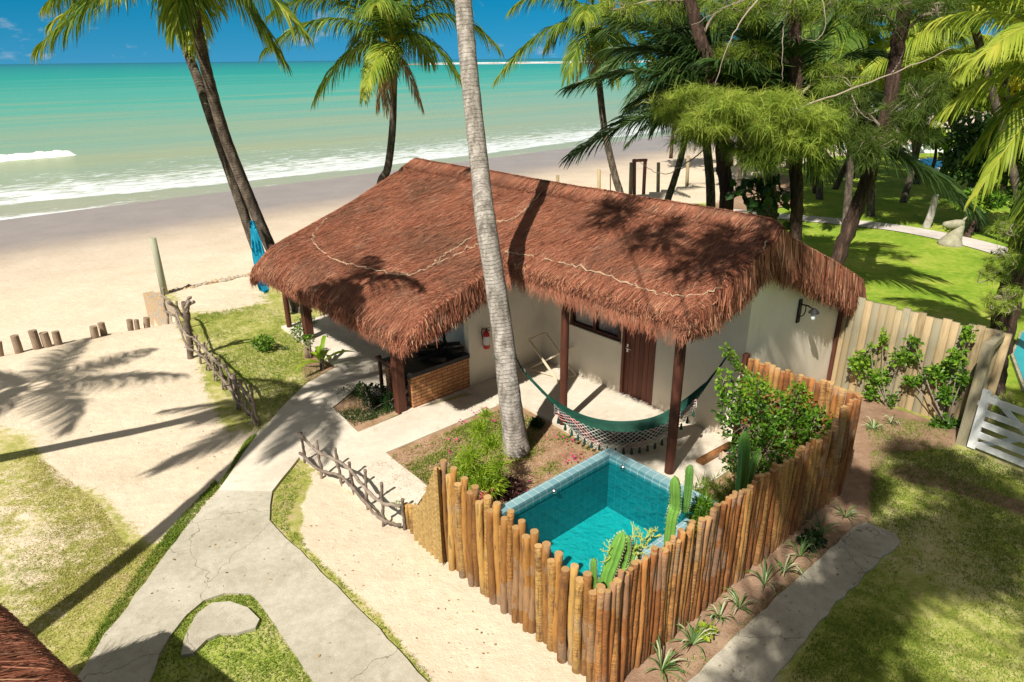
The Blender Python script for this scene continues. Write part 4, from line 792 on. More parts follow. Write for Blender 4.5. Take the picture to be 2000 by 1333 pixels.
mb = MB(); pr_ = [B0[i]+UP*z-B*.05 for i, z in enumerate((.22, .2, .24, .2, .2, .16, .1))]; tube(mb, spline(pr_, 50)+rng.normal(0, .006, (50, 3)), .026*(1+.15*np.sin(np.arange(50)*.8)), 9, .5, wob=.05); mb.build('rail', 'greywood', sf, smooth=True)
sf2 = thing('stick_fence', P(430, 730), 'long rustic fence of gnarled dark branches between sand and lawn', 'fence')
pl = [(330, 640, 318, 562), (352, 650, 345, 588), (372, 700, 362, 590), (392, 712, 384, 655), (408, 725, 398, 668), (425, 745, 412, 690), (440, 762, 428, 700), (455, 780, 441, 712), (470, 800, 458, 730), (487, 812, 470, 742), (506, 832, 488, 752)]
for k, (bx, by, tx, ty) in enumerate(pl):
    z0 = 0 if k > 1 else -.05; b, q = topz(bx, by, tx, ty, z0); mb = MB(); stick(mb, b-UP*.12, q, .028 if k != 2 else .08, wobl=.014); 
    if k == 2:
        for _ in range(7): stick(mb, b+(q-b)*rng.uniform(.5, 1), q+rng.normal(0, .14, 3)+UP*.1, .035, wobl=.03, seg=4)
    mb.build('picket', 'greywood', sf2, smooth=True)
    if k > 3:
        mb = MB(); stick(mb, b+rng.normal(0, .05, 3), q+A*rng.normal(0, .18)-UP*.05, .018, wobl=.02, seg=6); mb.build('twig', 'greywood', sf2, smooth=True)
for hs_, rd in (((.92, .8, .72, .66, .6, .62, .66, .7, .66, .6, .45), .8), ((.5, .4, .35, .32, .3, .26, .3, .28, .2, .16, .1), .55)):
    mb = MB(); pr_ = [P(b[0], b[1])+UP*z-B*.03 for b, z in zip(pl, hs_)]; tube(mb, spline(pr_, 80)+rng.normal(0, .008, (80, 3)), .028*(1+.18*np.sin(np.arange(80)*.8)), 9, rd, wob=.06); mb.build('rail', 'greywood', sf2, smooth=True)
mb = MB()
for _ in range(12):
    k = rng.integers(3, 9); a = P(pl[k][0], pl[k][1])+UP*rng.uniform(.3, .7); stick(mb, a, a+nrm(rng.normal(0, 1, 3))*.28, .011, n=5, wobl=.02, seg=4)
mb.build('twigs', 'greywood', sf2, smooth=True)
# retaining wall
rw = MB(); sbox(rw, -11.98, -9.3, -5.52, -5.22, -1.3, .07); sbox(rw, -11.985, -11.68, -5.22, 14, -1.3, .0)
MT['rubble'] = M('rubble_stone', [(.2, .17, .14), (.38, .33, .27), (.46, .3, .15), (.5, .45, .38)], wr=0, scale=2.6, rough=.95, bump=1, bscale=12, bd=.05)
tag(rw.build('retaining_wall', 'rubble'), 'rough stone retaining wall at the beach corner below the stick fence', 'wall')
ld = MB()
for k in range(150):
    t_ = rng.uniform(-4.8, -1.0) if k < 110 else rng.uniform(-1, 12); c0 = W(-11.8+rng.normal(0, .07), t_, .02); r_ = rng.uniform(.03, .08); a = np.linspace(0, 6.28, 6)[:-1]
    ld.add([c0+np.array([math.cos(q)*r_*1.4, math.sin(q)*r_, 0]) for q in a]+[c0+UP*r_*.8], np.array([[i, (i+1) % 5, 5] for i in range(5)]), rng.random())
tag(ld.build('edge_rubble', 'rubble'), 'loose brown stones along the beach edge', 'rubble', kind='stuff')
# beach corner post
bp_ = MB(); b = W(-11.55, -5.05, 0); b = P(322, 575, .0); q = atY(298, 465, b[1]); tube(bp_, [b-UP*.3, b+(q-b)*.5, q], [.105, .1, .095], 16); tag(bp_.build('beach_post', 'beachpost', smooth=True), 'tall round greenish post standing alone at the beach corner of the stick fence', 'post')
# bollards
bl = [(2, 700, -2, 668, .055), (40, 695, 28, 656, .075), (77, 688, 63, 646, .08), (96, 684, 85, 650, .08), (117, 680, 108, 648, .07), (188, 668, 182, 638, .075), (205, 660, 197, 631, .07), (256, 650, 253, 625, .062), (270, 648, 266, 625, .05), (288, 643, 286, 621, .065)]
nm_ = ['leftmost stump, cut by the left edge, in the beach row', 'second stump from the left in the beach row', 'tallest stump, third from the left in the beach row', 'stout stump, fourth from the left in the beach row', 'stump fifth from the left, ending the left cluster', 'left stump of the middle pair in the sand', 'taller right stump of the middle pair in the sand', 'left stump of the three nearest the stone wall', 'thin middle stump of the three nearest the stone wall', 'rightmost stump beside the stone retaining wall']
for (bx, by, tx, ty, r_), lb in zip(bl, nm_):
    b = P(bx, by); q = atY(tx, ty, b[1]); mb = MB(); r_ *= 1.25; zt = q[2]-b[2]; tube(mb, [b-UP*.7, b-UP*.1, b+(q-b)*.5, q, q+UP*.001, q-UP*.05], [r_, r_, r_*.97, r_*.95, r_*.75, r_*.7], 14, rng.random(), wob=.03)
    tag(mb.build('palm_stump', 'bollard', smooth=False), lb, 'stump', 'cut palm stumps in a row along the beach')
# far beach fence
fp = [(1090, 378, 1089, 343), (1170, 392, 1170, 332), (1287, 372, 1286, 318), (1343, 360, 1344, 305), (1232, 384, 1233, 318), (1194, 390, 1192, 340), (1455, 345, 1456, 318)]
fl_ = ['short greyish post just above the thatch ridge near the beach', 'pale post left of the dark palm trunk above the ridge', 'pale post right of the brown wooden beach frame', 'rightmost pale post before the pine trunks', 'pale post directly left of the brown wooden frame', 'thin dark rod beside the pale posts above the ridge', 'small post on the sand behind the dark shrub']
for (bx, by, tx, ty), lb in zip(fp, fl_):
    b = P(bx, by); q = atY(tx, ty, b[1]); mb = MB(); r_ = .1 if 'thin' not in lb else .03; tube(mb, [b-UP*.9, q], [r_, r_*.9], 10, rng.random()); tag(mb.build('fence_post', 'palewood' if r_ > .05 else 'darkwood', smooth=True), lb, 'post', 'posts along the far beach edge')
bf = thing('wooden_frame', P(1246, 382), 'brown wooden door frame standing open on the beach edge', 'frame'); b, q = topz(1239, 383, 1239, 317); b2, q2 = topz(1257, 378, 1260, 316)
for a_, c_ in ((b, q), (b2, q2)):
    mb = MB(); beam(mb, a_-UP*.2, c_, .13, .13); mb.build('jamb', 'doorwood', bf)
mb = MB(); beam(mb, q+UP*.07-nrm(q2-q)*.1, q2+UP*.07+nrm(q2-q)*.1, .14, .14); mb.build('lintel', 'doorwood', bf)
# ---------------------------------------------------------------- palms
def frond(C0, tip, lift=1.2, wid=.75, n=62, droop=.9, twist=0., tone=.45, seed=0, bright_tip=.15):
    r = np.random.default_rng(seed); C0, tip = np.asarray(C0, float), np.asarray(tip, float); mb = MB()
    d = tip-C0; P1 = C0+d*.42+UP*lift; Ln = np.linalg.norm(d)
    u = np.linspace(0, 1, 40)[:, None]; rc = (1-u)**2*C0+2*u*(1-u)*P1+u**2*tip
    tube(mb, rc, np.linspace(.035, .006, 40), 5, .93, cap=False)
    u = np.linspace(.13, .995, n); bz = lambda q: (1-q)**2*C0+2*q*(1-q)*P1+q**2*tip; u_ = u[:, None]
    base = bz(u_); T = nrm(2*(1-u_)*(P1-C0)+2*u_*(tip-P1)); hv = nrm(np.array([d[0], d[1], .15*Ln])); sv = nrm(np.cross(T, nrm(UP*.9+hv*.35)))
    up = np.cross(sv, T); ln = wid*np.clip(np.sin(np.pi*(.12+.8*u)), 0.05, 1)**.65
    for sg in (-1, 1):
        l = ln*r.uniform(.85, 1.1, n); ct = math.cos(twist*sg); dirs = nrm(sv*sg*(.95-.5*u_)+T*(.4+.75*u_**1.5)+up*(.22+r.normal(0, .1, (n, 1)))+UP*twist*sg)
        K = 5; pts = [base]; cur = dirs.copy(); p = base.copy()
        for q in range(K-1):
            cur = nrm(cur+np.array([0, 0, -1.])*(droop*(.22+.17*q)*r.uniform(.75, 1.3, (n, 1)))+r.normal(0, .03, (n, 3))); p = p+cur*(l/(K-1))[:, None]; pts.append(p)
        pts = np.stack(pts, 1); w = .04*np.array([[.6, 1, .9, .6, .12]])*r.uniform(.8, 1.15, (n, 1))*(wid/.75)**.5
        side = nrm(np.cross(np.cross(dirs, T), dirs)+up*.35*r.normal(0, 1, (n, 1)))
        rn = np.clip(tone+r.normal(0, .13, n)+bright_tip*(u > .8), 0, .92); strips(mb, pts, np.broadcast_to(w, (n, K)), side, rn)
    return mb
def palm(name, label, trunk, r0_, r1_, crown, tips, mat='frond', bark='bark2', wid=.75, droop=.9, tone=.42, group=None, seed=0, rings=True, cat='palm tree', extra=None):
    tr = spline(trunk, 90 if rings else 40); th = thing(name, (trunk[0][0], trunk[0][1], trunk[0][2]), label, cat, group); mb = MB(); K = len(tr); u = np.linspace(0, 1, K)
    rad = r1_+(r0_-r1_)*(1-u)**1.1+r0_*.28*np.exp(-u*24)
    if rings: rad = rad*(1+.035*np.abs(np.sin(np.arange(K)*1.1)))
    tube(mb, tr, rad, 16, .5, wob=.012); mb.build('trunk', bark, th, smooth=True)
    for k, tp in enumerate(tips):
        tip, lift = tp[0], tp[1]; mt = tp[2] if len(tp) > 2 else mat; wd = tp[3] if len(tp) > 3 else wid
        frond(crown, tip, lift, wd, droop=droop, tone=tone, seed=seed*50+k, n=int(max(60, min(130, np.linalg.norm(np.asarray(tip)-crown)*25)))).build('frond', mt, th)
    if rings and seed in (4, 5):
        for k, a in enumerate((.7, 2.6, 4.4)): frond(crown-UP*.15, crown+np.array([math.cos(a)*.9, math.sin(a)*.9, -1.9]), .5, wid*.6, droop=1.3, tone=.5, seed=seed*9+k, n=45).build('dry_frond', 'deadfrond', th)
    if crown is not None:
        mb = MB(); r = np.random.default_rng(seed)
        for _ in range(9): a = r.uniform(0, 6.28); d_ = np.array([math.cos(a)*.18, math.sin(a)*.18, r.uniform(-.3, .05)]); c_ = crown+d_; tube(mb, [c_+UP*.13, c_+UP*.06, c_-UP*.06, c_-UP*.13], [.02, .09, .09, .02], 8, r.random())
        mb.build('coconuts', 'cactus', th, smooth=True)
    return th
def rtips(c, n, L0, seed, z=(-.6, .5), a0=0, a1=6.28, lf=(.5, 1.3)):
    r = np.random.default_rng(seed); o_ = []
    for k in range(n):
        a = a0+(a1-a0)*(k+r.uniform(-.3, .3))/n; l = L0*r.uniform(.85, 1.1); e = r.uniform(*z); o_.append((c+np.array([math.cos(a)*l*math.cos(e), math.sin(a)*l*math.cos(e), math.sin(e)*l]), r.uniform(*lf)))
    return o_
# big foreground palm (crown above the picture)
bt = [P(1010, 884), [-.07, 10.62, 1.25], [-.24, 10.95, 2.3], [-.47, 11.2, 4.2], [-.6, 11.8, 5.2], [-.72, 12.3, 6.6], [-.78, 12.8, 8.2], [-.8, 13.2, 9.6]]
for k, (px, py) in {1: (995, 771), 2: (981, 645), 3: (948, 430), 4: (937, 330), 5: (913, 103)}.items(): bt[k] = atY(px, py, bt[k][1])
cr_ = np.array(bt[-1])
bigp = palm('coconut_palm', 'big pale grey ringed palm trunk rising from the flower bed', bt, .2, .125, cr_, rtips(cr_, 11, 3.2, 5, (.1, .6)), bark='bark1', seed=1)
# string of small lights round the trunk
mb = MB(); tr = spline(bt, 60)[8:30]; n_ = 60; u = np.linspace(0, 1, n_); cc = np.stack([np.interp(u, np.linspace(0, 1, 22), tr[:, i]) for i in range(3)], -1); pp = cc+np.stack([.155*np.cos(u*3-.4), .155*np.sin(u*3-.9), 0*u], -1)
tube(mb, pp+rng.normal(0, .008, pp.shape), .006, 4, cap=False)
sl_ = tag(mb.build('string_lights', 'black'), 'thin dark cable of small bulbs running down the big palm trunk', 'light string'); mb = MB()
for p_ in pp[::2]: tube(mb, [p_, p_+UP*.02+rng.normal(0, .012, 3)], .008, 5)
mb.build('bulbs', 'white', sl_)
# beach pair at left
def pxs(l): return [atY(x, y, Y_) for x, y, Y_ in l]
tA = [P(582, 605)-UP*.1]+pxs([(560, 555, 18.4), (520, 465, 18.1), (480, 370, 17.8), (440, 268, 17.5), (410, 165, 17.2), (386, 60, 17.), (370, -40, 16.9), (362, -110, 16.8)]); cA = np.array(tA[-1])
tips = [(atY(80, 88, 15.6), .25), (atY(95, 10, 18.5), .5), (atY(225, -30, 14.5), .3), (atY(345, 55, 15.9), .5), (atY(548, 112, 17.0), .75), (atY(590, 60, 16), .7), (atY(620, -160, 19), 1), (atY(120, -260, 18), 1), (atY(300, -380, 17), .6), (atY(470, -360, 16), .6), (atY(395, 50, 18.8), .7)]
palm('coconut_palm', 'leaning palm with dark trunk on the left, the straighter of the joined pair', tA, .16, .11, cA, tips, seed=2, wid=1.2, tone=.47)
tB = [P(600, 610)-UP*.1]+pxs([(553, 560, 18.7), (507, 500, 18.5), (474, 410, 18.3), (443, 320, 18.2), (415, 240, 18.2), (390, 165, 18.3), (364, 95, 18.5), (342, 20, 18.7), (325, -60, 19.)]); cB = np.array(tB[-1])
tips = [(atY(385, 92, 17.9), .4, 'frondy'), (atY(100, 45, 17.6), .3), (atY(430, 20, 21), 1.2), (atY(520, 75, 21), 1.5), (atY(130, -90, 20), 1.2), (atY(330, -330, 19), .5), (atY(440, -280, 19), .6), (atY(210, -230, 20), .8)]
palm('coconut_palm', 'thinner mottled palm curving behind its twin at the left', tB, .14, .1, cB, tips, seed=3, wid=1.1, tone=.5)
# middle palm behind the roof
Ym = 24.; cM = atY(770, 92, Ym); tM = [P(735, 470, 0)*0+np.array([atY(728, 430, Ym)[0], Ym, -.1])]+pxs([(742, 370, Ym), (757, 330, Ym), (766, 260, Ym), (769, 180, Ym), (770, 92, Ym)])
tips = [(atY(518, 98, Ym-.5), 1.7), (atY(528, 30, Ym+.6), 1.9), (atY(618, 192, Ym+.3), 1.3), (atY(712, 190, Ym-2.6), 1.0, 'frondy', .95), (atY(906, 168, Ym-.2), 1.5), (atY(972, 92, Ym+.6), 1.9), (atY(640, -45, Ym), 1.2), (atY(700, -75, Ym-1.5), .6), (atY(752, -60, Ym-1), .3), (atY(858, -50, Ym+.2), 1.0), (atY(600, -10, Ym+1), 1.5), (atY(790, -80, Ym+1), .3), (atY(905, 10, Ym+1.4), 1.4), (atY(838, 120, Ym+2), 1.2), (atY(690, 110, Ym+2), 1.2), (atY(735, 10, Ym-3), 1.2), (atY(745, 130, Ym-1.4), .6)]
palm('coconut_palm', 'slender palm behind the roof ridge with a full arching crown and one yellow frond', tM, .15, .1, cM, tips, seed=4, wid=1.25, tone=.45)
# palm right of it
Y4 = 31.; c4 = atY(1168, 60, Y4); t4 = [np.array([atY(1222, 410, Y4)[0], Y4, -.1])]+pxs([(1212, 380, Y4), (1200, 340, Y4), (1182, 260, Y4), (1172, 180, Y4), (1166, 110, Y4), (1167, 60, Y4)])
tips = [(atY(972, 152, Y4-.5), 1.9), (atY(1000, 18, Y4), 2.0), (atY(1108, 150, Y4-2), 1.2), (atY(1200, 155, Y4-2), 1.2), (atY(1070, 92, Y4+1), 1.5), (atY(1010, -40, Y4+1), 1.2), (atY(1120, -80, Y4), .6), (atY(1180, -90, Y4), .3), (atY(1260, -50, Y4), 1), (atY(1310, 60, Y4+1), 1.7), (atY(1290, 140, Y4-.5), 1.7), (atY(1250, 170, Y4+1), 1.4), (atY(1140, 40, Y4-4), 1.4)]
palm('coconut_palm', 'tall thin palm standing near the beach, left of the pine trees', t4, .17, .12, c4, tips, seed=5, wid=1.4, tone=.45)
# dark young palm among the pines
Y5 = 20.; c5 = atY(1500, 300, Y5); t5 = [np.array([atY(1506, 470, Y5)[0], Y5, -.1])]+pxs([(1505, 430, Y5), (1503, 360, Y5), (1500, 300, Y5)])
tips = [(atY(1122, 168, Y5-1.5), 2.2), (atY(1122, 300, Y5-2.0), 2.2), (atY(1200, 40, Y5-.5), 1.6), (atY(1190, 100, Y5+1), 2.0), (atY(1290, -40, Y5), .8), (atY(1250, 10, Y5+1.5), 1.2), (atY(1905, 412, Y5-3.2), 1.9), (atY(1880, 400, Y5-1.5), 1.9), (atY(1780, 200, Y5+1), 1.5), (atY(1640, 20, Y5), 1.), (atY(1700, 110, Y5-1), 1.4), (atY(1420, -30, Y5), .6), (atY(1520, -20, Y5+1), .4), (atY(1600, 330, Y5-2), 1.3), (atY(1690, 330, Y5+.5), 1.8), (atY(1360, 60, Y5+2), 1), (atY(1560, 90, Y5-2), 1), (atY(1240, 200, Y5+1.5), 1.9), (atY(1400, 120, Y5-2.4), 1.2), (atY(1300, 120, Y5-.6), 1.9), (atY(1470, 60, Y5-1.2), 1.1), (atY(1600, 180, Y5+2), 1.6)]
palm('coconut_palm', 'short dark palm with huge glossy fronds spreading behind the roof', t5, .2, .16, c5, tips, mat='frondd', seed=6, wid=1.5, droop=.5, tone=.42)
Y7 = 23.5; c7 = atY(1370, 150, Y7); t7 = [np.array([atY(1392, 445, Y7)[0], Y7, -.1])]+pxs([(1388, 380, Y7), (1380, 280, Y7), (1370, 150, Y7)])
palm('coconut_palm', 'dark crowned palm directly behind the left pine trunk', t7, .17, .13, c7, [(atY(1165, 150, Y7-.5), 1.7), (atY(1185, 60, Y7), 1.6), (atY(1215, -10, Y7), 1.4), (atY(1230, 215, Y7-1), 1.5), (atY(1290, 240, Y7-1.5), 1.1), (atY(1330, -60, Y7), .6), (atY(1450, -50, Y7), .9), (atY(1540, 20, Y7), 1.4), (atY(1570, 130, Y7), 1.7), (atY(1520, 230, Y7-1), 1.5), (atY(1260, -40, Y7+1), 1.1), (atY(1400, 260, Y7-1.5), .9)], mat='frondd', seed=17, wid=1.5, droop=.6, tone=.5, rings=False)
# leaning small palm trunk
Y6 = 27.; t6 = [np.array([atY(1295, 425, Y6)[0], Y6, -.1])]+pxs([(1302, 400, Y6), (1316, 355, Y6), (1332, 300, Y6), (1345, 240, Y6)]); c6 = np.array(t6[-1])
palm('coconut_palm', 'small grey palm leaning right just above the ridge', t6, .15, .11, c6, rtips(c6, 9, 2.8, 31, (-.4, .6)), mat='frondd', seed=7, wid=.8, rings=False)
# bright palms on the right
def simple_palm(px, py, Y_, bx, L0, seed, mat, label, n=13, r=.16, wid=.9, a0=0, a1=6.28, tone=.45, z=(-.5, .7)):
    c_ = atY(px, py, Y_); b_ = np.array([atY(bx, 666-F*(math.tan(math.atan2(-H, Y_)+PITCH)), Y_)[0], Y_, -.1]); tr = [b_, b_*.6+c_*.4+np.array([.1, 0, 0]), c_]
    return palm('coconut_palm', label, tr, r, r*.75, c_, rtips(c_, n, L0, seed, z, a0, a1), mat=mat, seed=seed, wid=wid, rings=False, tone=tone)
Yr = 12.5; cR = atY(2110, 150, Yr); tR = [np.array([atY(2150, 900, Yr)[0], Yr, -.1]), atY(2125, 500, Yr), cR]
tips = [(atY(1838, 222, Yr+.5), .9, 'frondy', .9), (atY(1905, 385, Yr-.6), .9, 'frondy', .8), (atY(1880, 130, Yr), 1.1, 'frondy', .9), (atY(1830, 40, Yr+1), 1.0, 'frondy'), (atY(1900, 300, Yr+1.5), .9), (atY(1950, -60, Yr), .8, 'frondy'), (atY(1985, 470, Yr-.2), .6), (atY(2120, -150, Yr), .5), (atY(2350, 100, Yr), 1), (atY(2350, 300, Yr+1), 1), (atY(2080, 350, Yr-2), .7), (atY(1930, 100, Yr-1.5), 1.2, 'frondy')]
palm('coconut_palm', 'bright yellow green palm whose fronds reach in from the right edge', tR, .17, .12, cR, tips, seed=8, wid=.85, tone=.5, rings=False)
simple_palm(1900, 40, 24, 2010, 4.0, 41, 'frondy', 'sunlit yellow green palm at the upper right behind the edge palm', n=15, wid=1.1, tone=.5)
simple_palm(1690, 150, 30, 1700, 4.2, 42, 'frondy', 'green palm behind the dark leaning pine trunk', n=14, wid=1.1)
simple_palm(1820, 150, 33, 1762, 4.4, 43, 'frondy', 'palm with limewashed trunk right of the leaning pine trunk', n=15, wid=1.1, tone=.4)
simple_palm(1960, 130, 31, 1985, 4.4, 44, 'frondy', 'palm at the far right behind the bright fronds', n=14, wid=1.1)
simple_palm(1590, 60, 34, 1600, 4.6, 45, 'frond', 'tall palm seen between the two upright pine trunks', n=14, wid=1.1)
simple_palm(1450, 40, 36, 1440, 4.6, 46, 'frond', 'tall palm behind the left pine trunk', n=14, wid=1.1)
simple_palm(1665, 40, 27, 1650, 4.2, 48, 'frond', 'green crowned palm high between the middle and leaning pines', n=16, wid=1.3)
simple_palm(1845, 205, 34, 1905, 4.2, 49, 'frondy', 'low bright palm right of the leaning pine in full sun', n=15, wid=1.2, tone=.35)
simple_palm(1760, 40, 38, 1790, 4.6, 47, 'frondy', 'distant yellowish palm at the top right under blue sky', n=14, wid=1.2, tone=.4)
# limewashed trunks far right
for (bx, by, tx, ty, lb) in ((1765, 305, 1772, 200, 'white limewashed trunk left of the far pool'), (1873, 318, 1880, 220, 'white limewashed trunk right of the far pool'), (1905, 275, 1915, 160, 'thin pale trunk far back on the right'), (1808, 445, 1828, 380, 'pale leaning lamp-height stump wrapped in white by the curved path'), (1593, 378, 1590, 250, 'brown trunk on the lawn right of the upright pine'), (1630, 370, 1660, 300, 'dark leaning trunk on the bright lawn'), (1955, 395, 1968, 300, 'grey trunk on the lawn near the right edge')):
    b, q = topz(bx, by, tx, ty); th = thing('tree_trunk', b, lb, 'tree'); mb = MB(); tube(mb, spline([b-UP*.1, b*.5+q*.5+np.array([.05, 0, 0]), q], 14), np.linspace(.16, .11, 14), 10, wob=.03); mb.build('trunk', 'whitetrunk' if ('pale' in lb or 'white' in lb) else 'casbark', th, smooth=True)
# ---------------------------------------------------------------- foliage helpers
def leaves(mb, c, rad, n, size, r, shell=.5, flat=.0, tone=.5, aspect=.55, up=.3):
    c = np.asarray(c, float); d = nrm(r.normal(0, 1, (n, 3))); rr = (shell+(1-shell)*r.random(n))**.8; p = c+d*rr[:, None]*np.asarray(rad); a = nrm(r.normal(0, 1, (n, 3))+d*.6+UP*up); b = nrm(np.cross(a, nrm(r.normal(0, 1, (n, 3))))); l = size*r.uniform(.6, 1.2, n)[:, None]
    n_ = np.cross(a, b)*l*.12; V = np.stack([p, p+a*l*.5-b*l*aspect*.5+n_, p+a*l, p+a*l*.5+b*l*aspect*.5+n_], 1).reshape(-1, 3); i = np.arange(n)*4
    mb.add(V, np.stack([i, i+1, i+2, i+3], -1), np.repeat(np.clip(tone+r.normal(0, .2, n), 0, 1), 4)); return p
def needles(mb, c, rad, ntuft, per, r, ln=(.18, .5), w=.011, tone=.5, droop=.8):
    c = np.asarray(c, float); d = nrm(r.normal(0, 1, (ntuft, 3))); 
    if ntuft > 45:
        ks = 13; sc_ = c+nrm(r.normal(0, 1, (ks, 3)))*(r.random(ks)**.5)[:, None]*np.asarray(rad)*np.array([1.35, 1.1, 1.3]); wh = r.integers(0, ks, ntuft); o_ = sc_[wh]+r.normal(0, 1, (ntuft, 3))*np.asarray(rad)*np.array([.24, .24, .17])
    else: o_ = c+d*(r.random(ntuft)**.45)[:, None]*np.asarray(rad)
    tt = np.clip(tone+.18*r.standard_normal(ntuft)+.18*d[:, 2], 0, 1)
    o2 = np.repeat(o_, per, 0); m = len(o2); dd = nrm(np.repeat(d*.6+UP*.25, per, 0)+r.normal(0, .55, (m, 3))); l = r.uniform(*ln, m)[:, None]
    p1 = o2+dd*l*.5; p2 = p1+nrm(dd-UP*droop)*l*.5; pts = np.stack([o2, p1, p2], 1); side = nrm(np.cross(dd, r.normal(0, 1, (m, 3)))); strips(mb, pts, w*np.ones((m, 1))*np.array([[1., .9, .4]]), side, np.clip(np.repeat(tt, per)+r.normal(0, .07, m), 0, 1)); return o_
def casuarina(label, trunk, r0_, r1_, clumps, seed, mat='cas', branches=(), w=.0085, ln=(.18, .5)):
    r = np.random.default_rng(seed); th = thing('pine_tree', trunk[0], label, 'tree'); tr = spline(trunk, 50); mb = MB(); u = np.linspace(0, 1, 50); tube(mb, tr+r.normal(0, .012, tr.shape), r1_+(r0_-r1_)*(1-u)+.3*r0_*np.exp(-u*20), 14, .5, wob=.06); mb.build('trunk', 'casbark', th, smooth=True)
    mb = MB(); mbl = MB()
    for (c, rad, nt_, per, tone) in clumps:
        c = np.asarray(c, float); o_ = needles(mbl, c, rad, nt_, per, r, tone=tone, w=w, ln=ln); k = int(np.argmin(np.linalg.norm(tr-c+UP*.4, axis=1))); a = tr[k]; mid = (a+c)/2+UP*.25+r.normal(0, .1, 3); tube(mb, spline([a, mid, c], 14), np.linspace(.05, .015, 14), 6, r.random())
        for q in o_[r.integers(0, len(o_), min(30, len(o_)))]: m2 = (c+q)/2+r.normal(0, .08, 3); tube(mb, spline([c, m2, q], 8), np.linspace(.016, .005, 8), 4, r.random(), cap=False)
    for b in branches: tube(mb, spline(b[0], 30)+r.normal(0, .01, (30, 3)), np.linspace(b[1], b[1]*.25, 30), 6, .8)
    if mb.v: mb.build('branches', 'twig', th, smooth=True)
    if mbl.v: mbl.build('foliage', mat, th)
    return th
def cl(px, py, Y_, rx, rz_, nt_, per=30, tone=.66, ry=None): return (atY(px, py, Y_), (rx, ry or rx, rz_), int(nt_*.95), per, tone)
YC = 19.
tw = lambda l, r_: (pxs(l), r_)
casuarina('pinkish barked pine, left of the three tall trunks behind the roof', [np.array([atY(1424, 450, YC)[0], YC, -.1])]+pxs([(1420, 410, YC), (1412, 320, YC), (1405, 240, YC), (1385, 130, YC), (1365, 70, YC), (1347, 0, YC), (1335, -90, YC)]), .2, .14,
          [cl(1375, 215, 17.6, .7, .45, 260), cl(1430, 235, 17.2, .7, .4, 260), cl(1360, 255, 17.8, .5, .3, 130), cl(1500, 225, 17.4, .75, .38, 240), cl(1410, 20, 19.6, .7, .5, 46, tone=.35), cl(1310, 5, 19.5, .6, .35, 46, tone=.4), cl(1215, 15, 19.5, .5, .3, 46, tone=.5), cl(1420, 120, 19, .4, .3, 46, tone=.45)], 11,
          branches=[tw([(1400, 270, YC), (1340, 320, YC-.5), (1290, 340, YC-1), (1240, 310, YC-1)], .02)])
casuarina('dark upright pine, middle of the three tall trunks behind the roof', [np.array([atY(1556, 480, YC-.5)[0], YC-.5, -.1])]+pxs([(1555, 440, YC-.5), (1554, 330, YC-.5), (1556, 200, YC-.5), (1552, 100, YC-.5), (1550, 0, YC-.5), (1548, -100, YC-.5)]), .17, .15,
          [cl(1560, 240, 17., .75, .5, 320), cl(1600, 265, 17.2, .5, .6, 230, tone=.5), cl(1510, 280, 17.3, .5, .45, 200, tone=.5), cl(1470, 300, 17.6, .5, .3, 120, tone=.45), cl(1640, 150, 18, .5, .35, 60, tone=.4), cl(1480, 0, 18, .8, .4, 70, tone=.4), cl(1610, 20, 18.5, .7, .4, 60, tone=.35), cl(1480, 110, 18.6, .4, .3, 46, tone=.4)], 12,
          branches=[tw([(1550, -40, 18), (1490, -10, 17.5), (1430, 70, 17), (1395, 170, 17)], .03), tw([(1548, -20, 18), (1530, 60, 17.4), (1528, 160, 17.2)], .02), tw([(1552, -60, 18), (1600, -10, 17.4), (1612, 50, 17.3), (1592, 80, 17.3), (1560, 72, 17.2)], .02), tw([(1545, -30, 18), (1450, 0, 17.5), (1350, 50, 17)], .02), tw([(1550, -40, 18), (1470, -5, 17.5), (1400, 20, 17)], .02), tw([(1560, -20, 18), (1700, -30, 17.5), (1880, -10, 17)], .03), tw([(1500, 235, 17), (1580, 205, 17), (1740, 145, 16.8), (1860, 95, 16.6)], .035), tw([(1740, 145, 16.8), (1755, 125, 16.7), (1765, 100, 16.6)], .015), tw([(1660, 180, 17), (1680, 220, 17), (1720, 245, 17)], .015)])
casuarina('rough barked pine leaning right, nearest the thatched gable', [np.array([atY(1618, 540, YC-.5)[0], YC-.5, -.1])]+pxs([(1640, 495, YC-.5), (1668, 420, YC-.5), (1698, 340, YC-.5), (1722, 260, YC-.5), (1740, 190, YC-.5), (1750, 110, YC-.5), (1765, 30, YC-.5), (1780, -60, YC-.5)]), .19, .17,
          [cl(1700, 280, 17.4, .45, .35, 110, tone=.4), cl(1800, 200, 17.4, .5, .5, 110, tone=.4), cl(1790, 250, 17.8, .5, .3, 80, tone=.35), cl(1710, 30, 18, .6, .35, 50, tone=.3), cl(1830, 25, 18, .6, .3, 46, tone=.3), cl(1665, 215, 18, .5, .3, 60, tone=.4)], 13, mat='casdark')
YG = 12.2
casuarina('pine with thick trunk beside the gate at the right edge', [np.array([P(1935, 760)[0], 13.0, -.1])]+pxs([(1945, 700, 12.9), (1965, 610, 12.8), (1985, 520, 12.7), (2005, 430, 12.6), (2030, 300, 12.6), (2050, 100, 12.6)]), .24, .17,
          [cl(1975, 455, 12.4, .3, .22, 60, tone=.35), cl(1960, 590, 12., .25, .35, 60, tone=.45), cl(1965, 800, 11.6, .2, .2, 40, tone=.6), cl(1990, 500, 12.2, .4, .2, 90, tone=.25), cl(1950, 540, 12.4, .3, .15, 50, tone=.3)], 14, w=.006, ln=(.08, .22))
